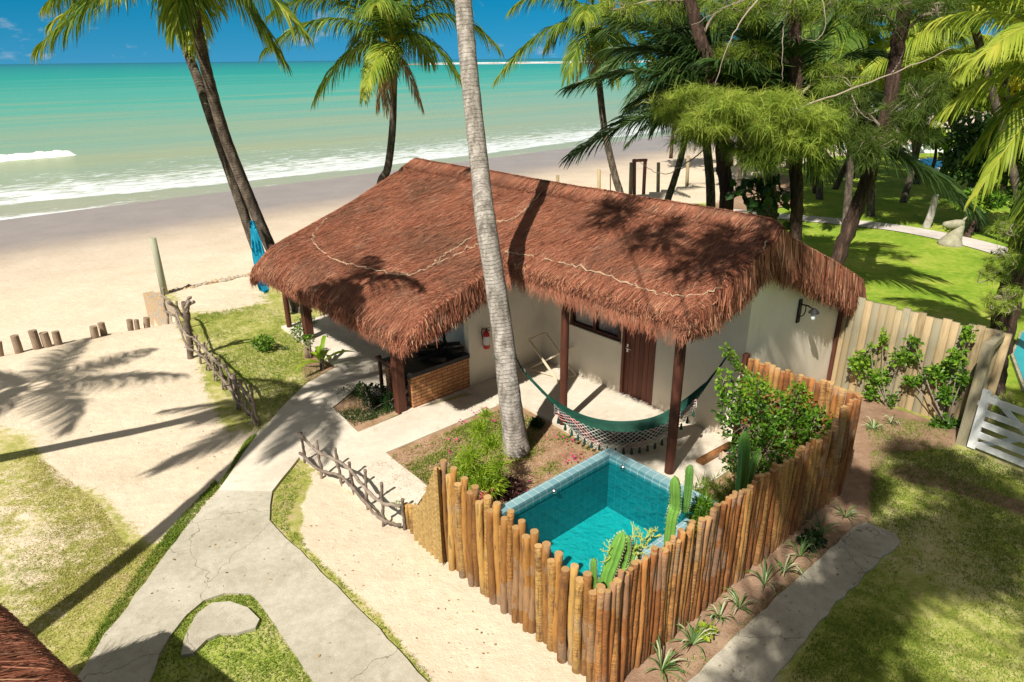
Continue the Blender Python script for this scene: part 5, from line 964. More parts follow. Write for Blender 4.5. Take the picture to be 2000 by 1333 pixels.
# ---------------------------------------------------------------- broadleaf trees / hedges behind
def leaf_tree(label, px, py, Y_, rad, n, size, seed, mat='leafd', r=.14, bx=None, lobes=9, tone=.5, name='leafy_tree'):
    rg = np.random.default_rng(seed); c = atY(px, py, Y_); b = np.array([c[0]+rg.normal(0, .2), Y_, -.1]); th = thing(name, b, label, 'tree'); mb = MB(); tube(mb, spline([b, (b+c)/2+rg.normal(0, .15, 3), c], 16), np.linspace(r, r*.4, 16), 8, wob=.04); mbl = MB()
    for k in range(lobes):
        d = nrm(rg.normal(0, 1, 3)); cc = c+d*np.asarray(rad)*.62; tube(mb, spline([c-UP*.2, (c+cc)/2, cc], 8), np.linspace(r*.4, r*.1, 8), 5); leaves(mbl, cc, np.asarray(rad)*rg.uniform(.35, .55), n//lobes, size, rg, .35, tone=tone+rg.normal(0, .12))
    mb.build('trunk', 'casbark', th, smooth=True); mbl.build('crown', mat, th); return th
leaf_tree('dark green bushy tree behind the pines at the upper right', 1690, 225, 40, (3.2, 2.5, 2.2), 2600, .42, 51)
leaf_tree('dense green tree in the middle of the far grove', 1560, 200, 44, (3.5, 2.5, 2.6), 2600, .45, 52)
leaf_tree('dark tree near the right edge above the lawn', 1945, 300, 27, (2.0, 1.8, 1.5), 2400, .3, 53)
leaf_tree('tall green tree at the far right top', 1930, 170, 42, (3.8, 2.5, 2.6), 2600, .45, 54)
leaf_tree('leafy tree standing left in the far grove', 1440, 180, 46, (3.2, 2.4, 2.6), 2000, .45, 55)
leaf_tree('yellow leaved shrub far behind the leaning pine', 1830, 145, 40, (1.9, 1.2, .8), 1200, .35, 56, mat='flower_y', name='yellow_shrub')
leaf_tree('yellow leaved shrub at the far right behind the palms', 1960, 185, 34, (1.3, 1.0, .7), 800, .3, 57, mat='flower_y', name='yellow_shrub')
leaf_tree('bright low bush beside the white trunks', 1830, 270, 40, (2.2, 1.3, .7), 1400, .3, 58, mat='leafy', name='bush')
leaf_tree('bright green bush at the foot of the right hand trees', 1915, 395, 26, (1.0, .9, .6), 1300, .18, 59, mat='leaf', name='bush')
leaf_tree('dark hedge like tree on the left of the far grove', 1330, 130, 50, (3.0, 2., 2.6), 1500, .5, 60)
leaf_tree('green bush at the far right edge above the lawn', 2020, 320, 27, (2.2, 1.8, 1.8), 2400, .28, 61)
leaf_tree('pale green tree far behind the right hand palms', 1790, 150, 48, (4.0, 2., 2.4), 2000, .5, 62, mat='leaf')
# dark big leaved climber around the short palm
rg = np.random.default_rng(70); th = thing('large_leaf_plant', np.array([atY(1495, 400, 18.6)[0], 18.6, 0]), 'dark climber with big heart shaped leaves around the short palm trunk', 'plant'); mb = MB(); mbs = MB()
for k in range(95):
    c = atY(1490+rg.normal(0, 30), 385+rg.normal(0, 32), 18.6+rg.normal(0, .3)); l = rg.uniform(.2, .34); a = nrm(np.array([rg.normal(0, .6), -.6+rg.normal(0, .4), -.7])); b = nrm(np.cross(a, nrm(rg.normal(0, 1, 3)))); m_ = np.cross(a, b)*l*.1
    mb.add([c, c+a*l*.1+b*l*.35, c+a*l*.5+b*l*.42-m_, c+a*l, c+a*l*.5-b*l*.42-m_, c+a*l*.1-b*l*.35], np.array([[0, 1, 2, 3], [0, 3, 4, 5]]), rg.random()); base = np.array([atY(1503, 400, 19.)[0], 19, c[2]-.3]); tube(mbs, [base, (base+c)/2+UP*.15, c], .012, 4)
mbs.build('stems', 'twig', th); mb.build('leaves', 'leafd', th)
# far pool and sculpture
mb = MB(); pq = [P(1770, 318), P(1820, 312), P(1862, 325), P(1830, 336), P(1778, 330)]; fp_ = thing('distant_pool', P(1750, 330), 'distant blue pool with white rim seen through the hanging frond', 'pool')
poly_sheet([q + 0 for q in pq], .14, .2).build('rim', 'white', fp_); cen = sum(pq)/5; poly_sheet([cen+(q-cen)*.8 for q in pq], .16, .02).build('water', M('blue_water', [(.02, .2, .4), (.05, .35, .55)], rough=.1, scale=1), fp_)
mb = MB(); th = thing('white_wall', P(1700, 290), 'low white wall far behind the lawn at the upper right', 'wall'); a, b = P(1640, 296), P(1880, 300); obox(mb, a, b-a, np.array([0, .2, 0]), UP*.55); mb.build('wall_body', 'white', th)
sp = P(1856, 478); mb = MB(); th = thing('stone_sculpture', sp, 'pale stone sculpture shaped like an animal head beside the curved path', 'sculpture')
tube(mb, [sp-UP*.05, sp+UP*.05, sp+UP*.25+np.array([.05, 0, 0]), sp+UP*.5+np.array([.14, 0, 0]), sp+UP*.75+np.array([.18, 0, 0])], [.46, .42, .3, .2, .16], 18, wob=.02)
mb.build('neck', 'stone', th, smooth=True); mb = MB(); hp = sp+UP*.8+np.array([.24, 0, 0]); tube(mb, [hp+np.array([.06, 0, .08]), hp, hp+np.array([-.2, 0, -.03]), hp+np.array([-.5, 0, -.05]), hp+np.array([-.66, 0, -.04]), hp+np.array([-.7, 0, -.04])], [.05, .15, .17, .14, .1, .03], 14, wob=.02); tube(mb, [hp+np.array([.02, 0, .1]), hp+np.array([.12, 0, .24])], [.06, .02], 8); mb.build('head', 'stone', th, smooth=True)
# turquoise pool behind the gate
po = thing('garden_pool', P(2020, 745), 'turquoise pool edge behind the pine at the right edge', 'pool'); pq = [P(1972, 700), P(1990, 655), P(2040, 640), P(2200, 700), P(2120, 800), P(1995, 765)]
poly_sheet([q for q in pq], .1, .2).build('rim', 'stone', po); cen = sum(pq)/6; poly_sheet([cen+(q-cen)*.93 for q in pq], .12, .02).build('water', M('teal_water', [(.01, .2, .25), (.04, .42, .45)], rough=.08, scale=2), po)
# ---------------------------------------------------------------- near plants
def shrub(name, label, base, lobes, size, mat, seed, cat='shrub', stem='twig', aspect=.6, shell=.45):
    rg = np.random.default_rng(seed); base = np.asarray(base, float); th = thing(name, base, label, cat); mb = MB(); mbl = MB()
    for (c, rad, n, tone) in lobes:
        c = np.asarray(c, float); p = leaves(mbl, c, rad, n, size, rg, shell, tone=tone, aspect=aspect)
        tube(mb, spline([base, (base+c)/2+rg.normal(0, .05, 3)+UP*.05, c], 10), np.linspace(.02, .008, 10), 5)
        for q in p[rg.integers(0, n, 8)]: tube(mb, spline([c, (c+q)/2+rg.normal(0, .03, 3), q], 5), np.linspace(.008, .003, 5), 4, cap=False)
    mb.build('stems', stem, th, smooth=True); mbl.build('foliage', mat, th); return th
sb = W(6.1, -.9, 0)
shrub('bougainvillea', 'large leafy green shrub filling the corner inside the log fence', sb, [(atS(1445, 775, 5.75), (.36, .3, .3), 340, .6), (atS(1500, 795, 5.9), (.4, .36, .34), 460, .6), (atS(1565, 805, 6.2), (.36, .3, .3), 360, .62), (atS(1540, 845, 6.2), (.45, .36, .36), 480, .45), (atS(1460, 830, 5.9), (.45, .4, .42), 520, .4), (atS(1500, 880, 6.2), (.45, .35, .35), 460, .45), (atS(1590, 830, 6.5), (.3, .3, .3), 260, .5), (atS(1430, 800, 5.7), (.25, .3, .3), 200, .5), (atS(1450, 900, 6.0), (.3, .25, .25), 200, .35), (atS(1480, 755, 5.9), (.22, .22, .2), 160, .8), (atS(1560, 770, 6.2), (.2, .2, .18), 130, .85), (atS(1412, 745, 5.6), (.12, .12, .2), 90, .8)], .085, 'leaf', 80)
# the shoot climbing to the thatch
rg = np.random.default_rng(81); mb = MB(); mbl = MB(); vp = spline([atS(1495, 760, 5.7), atS(1465, 740, 5.5), atS(1440, 715, 5.4), atS(1428, 695, 5.35), atS(1415, 682, 5.3)], 30); tube(mb, vp, .01, 5)
for p_ in vp[::1]: leaves(mbl, p_, (.07, .07, .07), 9, .075, rg, .3, tone=.75)
th = thing('climbing_shoot', vp[0], 'bright green leafy shoot climbing from the shrub up to the thatch corner', 'plant'); mb.build('stem', 'twig', th); mbl.build('leaves', 'leaf', th)
rg = np.random.default_rng(82); th = thing('fence_vine', W(6.6, 3.5, 0), 'green leafy vine spreading over the pale board fence', 'vine'); mb = MB(); mbl = MB()
for (px, py, rx, rz_, n, tn) in ((1680, 710, .25, .28, 260, .7), (1715, 740, .25, .22, 240, .65), (1725, 665, .06, .22, 60, .75), (1760, 700, .25, .2, 160, .6), (1785, 670, .12, .1, 60, .6), (1705, 770, .2, .15, 130, .6), (1780, 745, .22, .12, 130, .55), (1830, 730, .25, .2, 240, .6), (1870, 700, .2, .2, 210, .65), (1890, 655, .1, .2, 100, .8), (1850, 770, .25, .2, 220, .45), (1845, 830, .3, .22, 300, .3), (1740, 780, .12, .12, 50, .5), (1880, 740, .14, .2, 120, .5), (1740, 805, .05, .05, 16, .7), (1700, 678, .05, .05, 12, .7), (1790, 695, .1, .08, 40, .6)):
    c = atT(px, py, 3.5); leaves(mbl, c, (rx, .12, rz_), n, .095, rg, .1, tone=tn, aspect=.7); b = W(6.3 if px < 1780 else 7.4, 3.55, 0); tube(mb, spline([b, (b+c)/2+rg.normal(0, .08, 3), c], 12), np.linspace(.016, .006, 12), 5)
mb.build('stems', 'twig', th); mbl.build('foliage', 'leaf', th)
rg = np.random.default_rng(83); mbl = MB(); c = atY(1950, 655, 12.3); leaves(mbl, c, (.22, .1, .1), 30, .1, rg, .1, tone=.7, aspect=.8); tag(mbl.build('vine_tip', 'leaf'), 'few round vine leaves hanging past the top of the gate post', 'vine')
# bed shrubs and lawn plants
c = P(735, 790); shrub('dark_shrub', 'dark green shrub in the small bed before the porch post', P(725, 805), [(c+UP*.25, (.28, .24, .2), 420, .35), (P(765, 800)+UP*.2, (.2, .18, .18), 260, .35), (P(710, 790)+UP*.35, (.12, .12, .16), 120, .5)], .07, 'leafd', 84)
c = P(515, 685); shrub('lawn_shrub', 'small round green shrub on the lawn left of the porch', c, [(c+UP*.22, (.28, .24, .16), 420, .6), (c+UP*.2+A*.15, (.18, .18, .14), 150, .5)], .075, 'leaf', 85)
c = P(583, 668); shrub('lawn_shrub', 'little sprouting plant beside the square porch post', c, [(c+UP*.25, (.15, .14, .2), 120, .6)], .08, 'leaf', 86)
c = P(556, 684); shrub('seedling', 'tiny green sprout right of the round lawn shrub', c, [(c+UP*.06, (.08, .08, .05), 40, .5)], .06, 'leaf', 87)
c = P(637, 620+10); shrub('lawn_shrub', 'low green tuft under the thatch by the beach side', P(600, 636), [(P(600, 636)+UP*.12, (.3, .3, .12), 160, .5)], .07, 'leaf', 88)
# broad arching leaves plant
def arch_leaf(mb, b, d, ln, w, lift, r, tone, K=9, fold=.25):
    u = np.linspace(0, 1, K)[:, None]; d = nrm(d); p = b+d*ln*u+UP*(lift*4*u*(1-u)*ln*.4)+UP*lift*ln*.5*u; sv = nrm(np.cross(d, UP)); ww = w*np.sin(np.pi*np.clip(u*.9+.08, 0, 1))**.7
    V = np.stack([p-sv*ww/2+UP*ww*fold, p, p+sv*ww/2+UP*ww*fold], 1).reshape(-1, 3); i = (np.arange(K-1)[:, None]*3+np.arange(2)).ravel(); mb.add(V, np.stack([i, i+1, i+4, i+3], -1), tone)
b0 = P(630, 722); th = thing('broad_leaf_plant', b0, 'plant with long arching yellow green leaves at the porch corner', 'plant'); rg = np.random.default_rng(90)
for (tx, ty, ln, lf, w_) in ((662, 668, .75, .9, .1), (690, 712, .8, .35, .13), (602, 735, .75, .3, .12), (612, 690, .6, .6, .11), (600, 705, .55, .4, .1), (640, 690, .5, .9, .1), (655, 700, .5, .5, .1), (585, 722, .5, .2, .09)):
    mb = MB(); e = P(tx, ty); arch_leaf(mb, b0+UP*.15, e-b0, ln, w_, lf, rg, rg.uniform(.3, .9)); mb.build('leaf', 'leafy', th, smooth=True)
mb = MB(); tube(mb, [b0-UP*.05, b0+UP*.25], [.06, .04], 10); mb.build('stem', 'bark2', th)
c = P(607, 700); shrub('seedling', 'small round leaved sapling left of the arching leaved plant', c, [(c+UP*.45, (.14, .14, .16), 130, .5)], .07, 'leaf', 91)
mb = MB(); tube(mb, [c-A*.1-UP*.05, c-A*.1+UP*.4], [.09, .075], 12, .5, wob=.05); tag(mb.build('cut_log', 'bollard', smooth=True), 'brown upright log section beside the arching leaved plant', 'log')
# potted bushy plant
pc = P(947, 985); pot = thing('flower_pot', pc, 'pink glazed pot behind the log fence', 'pot'); mb = MB(); tube(mb, [pc-UP*.02, pc+UP*.05, pc+UP*.3, pc+UP*.36, pc+UP*.36, pc+UP*.3], [.11, .13, .165, .175, .15, .145], 24, cap=False); mb.build('pot_body', 'pot', pot, smooth=True); mb = MB(); tube(mb, [pc+UP*.3, pc+UP*.31], [.148, .02], 20); mb.build('potting_soil', 'soil', pot)
def bushy(name, label, c, rad, n, ln, seed, mat, w=.012, cat='plant', tone=.6):
    rg = np.random.default_rng(seed); th = thing(name, c, label, cat); mb = MB(); d = nrm(rg.normal(0, 1, (n, 3))+UP*.9); d[:, 2] = np.abs(d[:, 2]); rr = rg.random(n)**.5; o_ = c+d*rr[:, None]*np.asarray(rad); dd = nrm(d+rg.normal(0, .6, (n, 3))+UP*.4); l = ln*rg.uniform(.5, 1.2, n)[:, None]
    pts = np.stack([o_, o_+dd*l*.5, o_+dd*l+np.array([0, 0, -1])*l*.25], 1); strips(mb, pts, w*np.ones((n, 1))*np.array([[.6, 1, .2]]), nrm(np.cross(dd, rg.normal(0, 1, (n, 3)))), np.clip(tone+rg.normal(0, .2, n), 0, 1)); ms = MB()
    for q in o_[:26]: tube(ms, spline([c, (c+q)/2, q], 6), np.linspace(.01, .004, 6), 4, cap=False)
    ms.build('stems', 'twig', th); mb.build('foliage', mat, th); return th
bushy('bushy_plant', 'bright yellow green feathery plant growing from the pink pot', pc+UP*.32, (.33, .3, .35), 1500, .16, 92, 'leafy', w=.013)
rg = np.random.default_rng(93); mb = MB()
for (dx, dy, dz, rr_, nn_) in ((-.2, .05, .55, .2, 520), (.12, .1, .7, .2, 520), (-.05, .2, .95, .15, 320), (.25, -.05, .45, .16, 300), (-.32, 0, .35, .16, 300), (.05, .25, 1.15, .08, 110)):
    c0 = pc+UP*.3+np.array([dx, dy, dz]); d = nrm(rg.normal(0, 1, (nn_, 3))); o_ = c0+d*rr_*rg.random((nn_, 1)); dd = nrm(d+UP*.8+rg.normal(0, .5, (nn_, 3))); l = .15*rg.uniform(.5, 1.2, nn_)[:, None]; strips(mb, np.stack([o_, o_+dd*l*.5, o_+dd*l-UP*l*.3], 1), .012*np.ones((nn_, 1))*np.array([[.6, 1, .2]]), nrm(np.cross(dd, rg.normal(0, 1, (nn_, 3)))), np.clip(.6+rg.normal(0, .2, nn_), 0, 1))
mb.build('sprays', 'leafy', C.objects[[o.name for o in C.objects if o.name.startswith('bushy_plant')][0]])
bushy('purple_plant', 'dark reddish low plant beside the pink pot', P(997, 970)+UP*.02, (.22, .2, .3), 1500, .09, 93, 'leafred', w=.02, tone=.5)
bushy('dark_plant', 'small dark green clump just left of the hanging hammock end', P(1048, 835), (.13, .13, .18), 400, .1, 94, 'leafd', w=.02, tone=.3)
# ground cover in the beds
def cover(n, s0, s1, t0, t1, ln, w, mat, name, label, seed, cat, dens=None, z=.02, tone=.5):
    rg = np.random.default_rng(seed); s = rg.uniform(s0, s1, n*3); t = rg.uniform(t0, t1, n*3); keep = snoise(s, t, seed, 2.6, 3)+rg.normal(0, .15, n*3) > (dens if dens is not None else -.1); s, t = s[keep][:n], t[keep][:n]; m = len(s)
    o_ = toW(s, t, np.full(m, z)); d = nrm(rg.normal(0, .55, (m, 3))+UP); l = ln*rg.uniform(.4, 1.2, m)[:, None]; pts = np.stack([o_, o_+d*l*.6, o_+nrm(d+rg.normal(0, .5, (m, 3)))*l], 1); mb = MB(); strips(mb, pts, w*np.ones((m, 1))*np.array([[.7, 1, .2]]), nrm(np.cross(d, rg.normal(0, 1, (m, 3)))), np.clip(tone+rg.normal(0, .2, m), 0, 1)); return tag(mb.build(name, mat), label, cat, kind='stuff')
cover(9000, 1.1, 3.8, -4.95, -2.1, .07, .012, 'grass', 'ground_cover', 'patchy yellow green ground cover in the flower bed', 101, 'ground cover', .06)
cover(2600, 2.35, 3.8, -5.7, -4.9, .07, .012, 'grass', 'ground_cover', 'green ground cover behind the front log fence', 102, 'ground cover', .0)
MT['straw'] = M('dry_straw', [(.22, .12, .07), (.4, .24, .15), (.52, .36, .24)], wr=.7, scale=3, rough=.9)
cover(9000, 1.1, 3.82, -5.6, -2.1, .05, .008, 'straw', 'dry_mulch', 'dry brown stems and mulch in the flower bed', 103, 'mulch', -.3, tone=.55)
cover(2600, -2.0, -.3, -4.85, -3.95, .07, .012, 'leafd', 'ground_cover', 'dark green ground cover in the small bed', 104, 'ground cover', -.1)
cover(2200, 5.3, 6.8, -2.5, -.3, .2, .014, 'grass', 'ground_cover', 'long mixed grass in the corner bed by the patio', 105, 'ground cover', -.2, tone=.3)
cover(1500, 6.1, 6.85, -5.6, -2.4, .14, .014, 'grass', 'ground_cover', 'green grass between pool and right log fence', 106, 'ground cover', -.2, tone=.4)
rg = np.random.default_rng(110); fl_px = [(930, 815), (945, 808), (975, 815), (985, 832), (900, 832), (1000, 838), (885, 868), (1108, 893), (1112, 905), (1125, 898), (1130, 892), (1102, 910), (1120, 905), (1100, 868), (1110, 872), (1020, 948), (1032, 946), (1018, 966), (1012, 968), (878, 892), (1085, 860), (960, 830), (925, 838)]
mb = MB()
for (x, y) in fl_px:
    for q in range(4):
        c = P(x, y)+np.array([rg.normal(0, .05), rg.normal(0, .05), .07+rg.random()*.05]); a = np.linspace(0, 6.28, 7)[:-1]; r_ = rg.uniform(.012, .024); tlt = rg.normal(0, .3, 2)
        mb.add([c]+[c+np.array([math.cos(k)*r_, math.sin(k)*r_, .006+r_*(tlt[0]*math.cos(k)+tlt[1]*math.sin(k))]) for k in a], np.array([[0, i+1, (i+1) % 6+1] for i in range(6)]), rg.random())
tag(mb.build('pink_flowers', 'pink'), 'scattered bright pink flowers in the bed around the palm', 'flowers', kind='stuff')
# lawns: blades
def lawn(n, px, label, seed, ln=.05, mat='grass', tone=.55, zz=None, w=.007):
    rg = np.random.default_rng(seed); poly = [P(*q)[:2] for q in px]; pa_ = np.array(poly); x = rg.uniform(pa_[:, 0].min(), pa_[:, 0].max(), n*4); y = rg.uniform(pa_[:, 1].min(), pa_[:, 1].max(), n*4)
    keep = inpoly(x, y, poly) & (snoise(x, y, seed, 1.6, 4)+rg.normal(0, .25, n*4) > -.1); x, y = x[keep][:n], y[keep][:n]; m = len(x); s, t = st_of(x, y); z = terrain_z(s, t) if zz is None else np.full(m, zz)
    o_ = np.stack([x, y, z], -1); d = nrm(rg.normal(0, .6, (m, 3))+UP); l = ln*rg.uniform(.5, 1.3, m)[:, None]; pts = np.stack([o_, o_+d*l*.6, o_+nrm(d+rg.normal(0, .5, (m, 3)))*l], 1); mb = MB(); strips(mb, pts, w*np.ones((m, 1))*np.array([[1., .9, .2]]), nrm(np.cross(d, rg.normal(0, 1, (m, 3)))), np.clip(tone+rg.normal(0, .2, m)+.25*snoise(x, y, seed+1, 1.2, 3), 0, 1)); return tag(mb.build('lawn_grass', mat), label, 'grass', kind='stuff')
lawn(26000, [(-60, 960), (60, 880), (200, 990), (240, 1060), (330, 1075), (150, 1330), (-40, 1420), (-120, 1200)], 'patchy yellow green grass at the lower left', 121, .035, tone=.5, mat='drygrass')
lawn(9000, isl, 'greener grass island between the concrete paths', 122, .045, tone=.5)
lawn(14000, [(385, 615), (500, 598), (560, 610), (600, 650), (590, 700), (640, 730), (560, 790), (495, 860), (440, 770), (400, 690)], 'garden lawn between the stick fence and the porch', 123, .06, tone=.5)
lawn(34000, [(1700, 880), (1890, 880), (2060, 950), (2120, 1250), (2050, 1400), (1500, 1400), (1600, 1220), (1760, 1065), (1700, 1010)], 'shaded lawn at the lower right', 124, .04, tone=.45)
for k, (ln_, sd_) in enumerate((([(430, 952), (400, 985), (335, 1070), (235, 1205), (160, 1315), (150, 1300), (225, 1180), (320, 1050), (420, 940)], 130), ([(528, 1022), (545, 1032), (600, 1086), (720, 1205), (835, 1333), (850, 1333), (735, 1205), (612, 1085), (560, 1020), (600, 930), (590, 900), (560, 930), (535, 975)], 131), ([(430, 950), (490, 868), (500, 850), (480, 865)], 132))):
    lawn(5000, ln_, ('green grass fringe along the left edge of the path', 'green grass fringe along the right edge of the path', 'small grass fringe beside the walkway bend')[k], sd_, .055, tone=.5, w=.009)
def litter(n, px, label, seed, size=.028):
    rg = np.random.default_rng(seed); poly = [P(*q)[:2] for q in px]; pa_ = np.array(poly); x = rg.uniform(pa_[:, 0].min(), pa_[:, 0].max(), n*4); y = rg.uniform(pa_[:, 1].min(), pa_[:, 1].max(), n*4); k = inpoly(x, y, poly) & (snoise(x, y, seed, 1.2, 3)+rg.normal(0, .3, n*4) > 0); x, y = x[k][:n], y[k][:n]; m = len(x)
    s, t = st_of(x, y); o_ = np.stack([x, y, terrain_z(s, t)+(.042 if 'path' in label else .012)], -1); a = nrm(np.stack([rg.normal(0, 1, m), rg.normal(0, 1, m), rg.normal(0, .15, m)], -1)); b = nrm(np.cross(a, UP+rg.normal(0, .3, (m, 3)))); l = size*rg.uniform(.4, 1.6, (m, 1)); w_ = rg.uniform(.08, .45, (m, 1)); V = np.stack([o_, o_+a*l*.5-b*l*w_, o_+a*l, o_+a*l*.5+b*l*w_], 1).reshape(-1, 3); i = np.arange(m)*4
    mb = MB(); mb.add(V, np.stack([i, i+1, i+2, i+3], -1), np.repeat(rg.random(m), 4)); return tag(mb.build('leaf_litter', 'deadfrond'), label, 'litter', kind='stuff')
litter(170, [(600, 930), (800, 1060), (1060, 1330), (860, 1330), (720, 1190), (600, 1040)], 'bits of dry leaf scattered on the sand by the fence', 400)
litter(240, [(0, 710), (300, 645), (440, 850), (500, 860), (330, 1060), (120, 950), (0, 840)], 'dark dry bits scattered on the open sand', 401)
litter(90, [(430, 965), (530, 965), (600, 1090), (830, 1330), (640, 1330), (500, 1160), (330, 1200), (200, 1320), (340, 1080)], 'small dry leaves on the rough concrete path', 402, .03)
litter(200, [(1700, 900), (2000, 950), (2000, 1330), (1520, 1330), (1700, 1100)], 'dry leaf bits on the lower right lawn', 403)
litter(90, [(1350, 1320), (1690, 1030), (1750, 1050), (1500, 1330)], 'dry leaves on the narrow side path', 404, .03)
litter(160, [(1260, 1330), (1690, 1000), (1700, 820), (1860, 820), (1850, 870), (1720, 880), (1700, 1020), (1360, 1330)], 'dry leaves on the bare soil strip', 405)
lawn(3000, [(1290, 1325), (1420, 1235), (1500, 1165), (1600, 1075), (1670, 1030), (1690, 1005), (1700, 930), (1725, 900), (1735, 930), (1700, 1035), (1560, 1140), (1440, 1255), (1345, 1345)], 'sparse green grass along the inner edge of the side path', 133, .06, tone=.4, w=.009)
lawn(1500, [(1690, 830), (1760, 820), (1850, 830), (1860, 880), (1730, 900), (1700, 890)], 'thin grass on the bare soil before the board fence', 134, .06, tone=.5, w=.009)
# variegated spider plants along the side path
spx = [(1292, 1312, 'nearest, at the bottom edge'), (1352, 1262, 'second from the bottom'), (1405, 1210, 'third from the bottom, beside the yellow sprout'), (1443, 1190, 'fourth from the bottom'), (1492, 1145, 'middle of the row'), (1530, 1120, 'just below the dark fern clump'), (1562, 1088, 'beside the dark fern clump'), (1600, 1045, 'second from the top'), (1650, 1012, 'topmost, near the fence end'), (1705, 840, 'alone on bare soil beyond the fence corner'), (1740, 828, 'below the fence vine on bare soil')]
for k, (x, y, lb) in enumerate(spx):
    rg = np.random.default_rng(140+k); b = P(x, y); th = thing('spider_plant', b, 'striped grassy plant by the right log fence, '+lb, 'plant', 'striped plants along the side path'); mb = MB()
    sz_ = rg.uniform(.6, 1.0)
    for q in range(int(rg.integers(12, 22))): a = rg.uniform(0, 6.28); arch_leaf(mb, b, np.array([math.cos(a), math.sin(a), 0]), sz_*rg.uniform(.18, .42), .02, rg.uniform(.4, 1.3), rg, rg.choice([.15, .5, .95]), K=6)
    mb.build('leaves', 'varieg', th)
shrub('fern_clump', 'dark green leafy clump in the row beside the log fence', P(1585, 1075), [(P(1582, 1072)+UP*.15, (.17, .15, .14), 260, .3)], .08, 'leafd', 160)
shrub('seedling', 'small yellow green sprout between the striped plants', P(1375, 1250), [(P(1375, 1250)+UP*.15, (.1, .09, .06), 60, .9)], .08, 'leafy', 161)
# cacti
def cactus_arm(mb, ms, pts, r, ribs=5, seed=0):
    rg = np.random.default_rng(seed); sp_ = spline(pts, 26); K = 26; n = ribs*4; T = nrm(np.gradient(sp_, axis=0)); sv = nrm(np.cross(T, np.array([.3, 1, 0.]))); u = np.cross(sv, T); a = np.linspace(0, 2*np.pi, n, endpoint=False); prof = .58+.42*np.abs(np.cos(a*ribs/2))**1.4
    sc = np.ones(K); kk = np.linspace(0, 1, K); sc = np.minimum(1, .55+kk*3)*np.sqrt(np.clip((1-kk)*9, 0, 1)*.98+.02); rr = r*sc[:, None]*prof[None]*(1+.06*np.sin(kk*55)[:, None])
    V = sp_[:, None]+sv[:, None]*(np.cos(a)*rr)[..., None]+u[:, None]*(np.sin(a)*rr)[..., None]; i = (np.arange(K-1)[:, None]*n+np.arange(n)).ravel(); j = (np.arange(K-1)[:, None]*n+(np.arange(n)+1) % n).ravel(); mb.add(V.reshape(-1, 3), np.stack([i, j, j+n, i+n], -1), rg.random())
    for k in range(1, K-1, 1):
        for q in range(ribs):
            p = V[k, q*4]; d = nrm(p-sp_[k]); ms.add([p, p+d*.022+T[k]*.012, p+T[k]*.006], np.array([[0, 1, 2]])); ms.add([p, p+d*.022-T[k]*.012, p+T[k]*.006], np.array([[0, 1, 2]]))
def cactus(label, arms, seed, s_=6.35):
    pts0 = [atS(x, y, s_) for x, y in arms[0][0]]; th = thing('cactus', np.array([pts0[0][0], pts0[0][1], 0]), label, 'cactus')
    for k, (px, r_, so) in enumerate(arms):
        pts = [atS(x, y, s_+so) for x, y in px]; pts = ([np.array([pts[0][0], pts[0][1], 0.])] if pts[0][2] > .1 and k == 0 else [])+pts; mb, ms = MB(), MB(); cactus_arm(mb, ms, pts, r_, seed=seed+k); arm = mb.build('stem', 'cactus', th, smooth=True); ms.build('spines', 'spine', arm)
cactus('pair of ribbed cactus columns beside the pool edge', [([(1312, 1020), (1320, 985), (1318, 930)], .075, 0), ([(1338, 1000), (1345, 950), (1348, 908)], .055, .05)], 170, 6.4)
cactus('tall twin cactus before the leafy shrub', [([(1448, 950), (1453, 900), (1455, 842)], .085, 0), ([(1462, 945), (1472, 905), (1482, 882)], .05, .02)], 180, 6.45)
cactus('thick wavy edged cactus leaning over the pool corner', [([(1185, 1140), (1200, 1090), (1217, 1040)], .085, 0), ([(1205, 1120), (1228, 1100), (1238, 1075), (1248, 1068)], .05, .05), ([(1200, 1150), (1222, 1085), (1225, 1045)], .05, .04)], 190, 6.45)
cactus('small dark ribbed cactus at the fence corner', [([(1162, 1150), (1160, 1120), (1160, 1090)], .04, 0), ([(1170, 1155), (1168, 1130)], .03, .02)], 200, 6.3)
rg = np.random.default_rng(210); pcb = atS(1250, 1085, 6.5); pcb[2] = 0; th = thing('pencil_cactus', pcb, 'pale yellow branching pencil stemmed succulent above the right fence', 'plant'); mb = MB()
def br(p, d, l, r_, dep):
    e = p+d*l; tube(mb, [p, e], [r_, r_*.85], 5, rg.random())
    if dep:
        for _ in range(rg.integers(2, 4)): br(e, nrm(d+rg.normal(0, .55, 3)+UP*.25), l*rg.uniform(.55, .8), r_*.8, dep-1)
top0 = atS(1250, 1070, 6.5)
for _ in range(7): br(top0-UP*.1, nrm(rg.normal(0, .5, 3)+UP), .15, .009, 3)
for x_, y_ in ((1195, 1050),): 
    q = atS(x_, y_+30, 6.4); [br(q, nrm(rg.normal(0, .5, 3)+UP), .1, .007, 2) for _ in range(3)]
tube(mb, [pcb, top0-UP*.08], .02, 6); mb.build('stems', 'pencil', th)
b = atS(1375, 1005, 6.5); b[2] = 0; bushy('feathery_plant', 'loose bright green plant beside the cactus pair', b+UP*.75, (.18, .25, .45), 1300, .14, 211, 'leaf', w=.014, tone=.6)
b = W(6.4, -2.3, 0); bushy('aloe', 'bluish green succulent tuft between cactus and fence', b, (.2, .3, .35), 500, .25, 212, 'aloe', w=.03, tone=.6)
mb = MB(); tube(mb, [P(1365, 912)+UP*.08, P(1425, 878)+UP*.08], [.08, .08], 10, wob=.03); tag(mb.build('edging_log', 'logr', smooth=True), 'single log laid as edging between patio and corner bed', 'log')
mb = MB(); b = P(1402, 900)+UP*.1
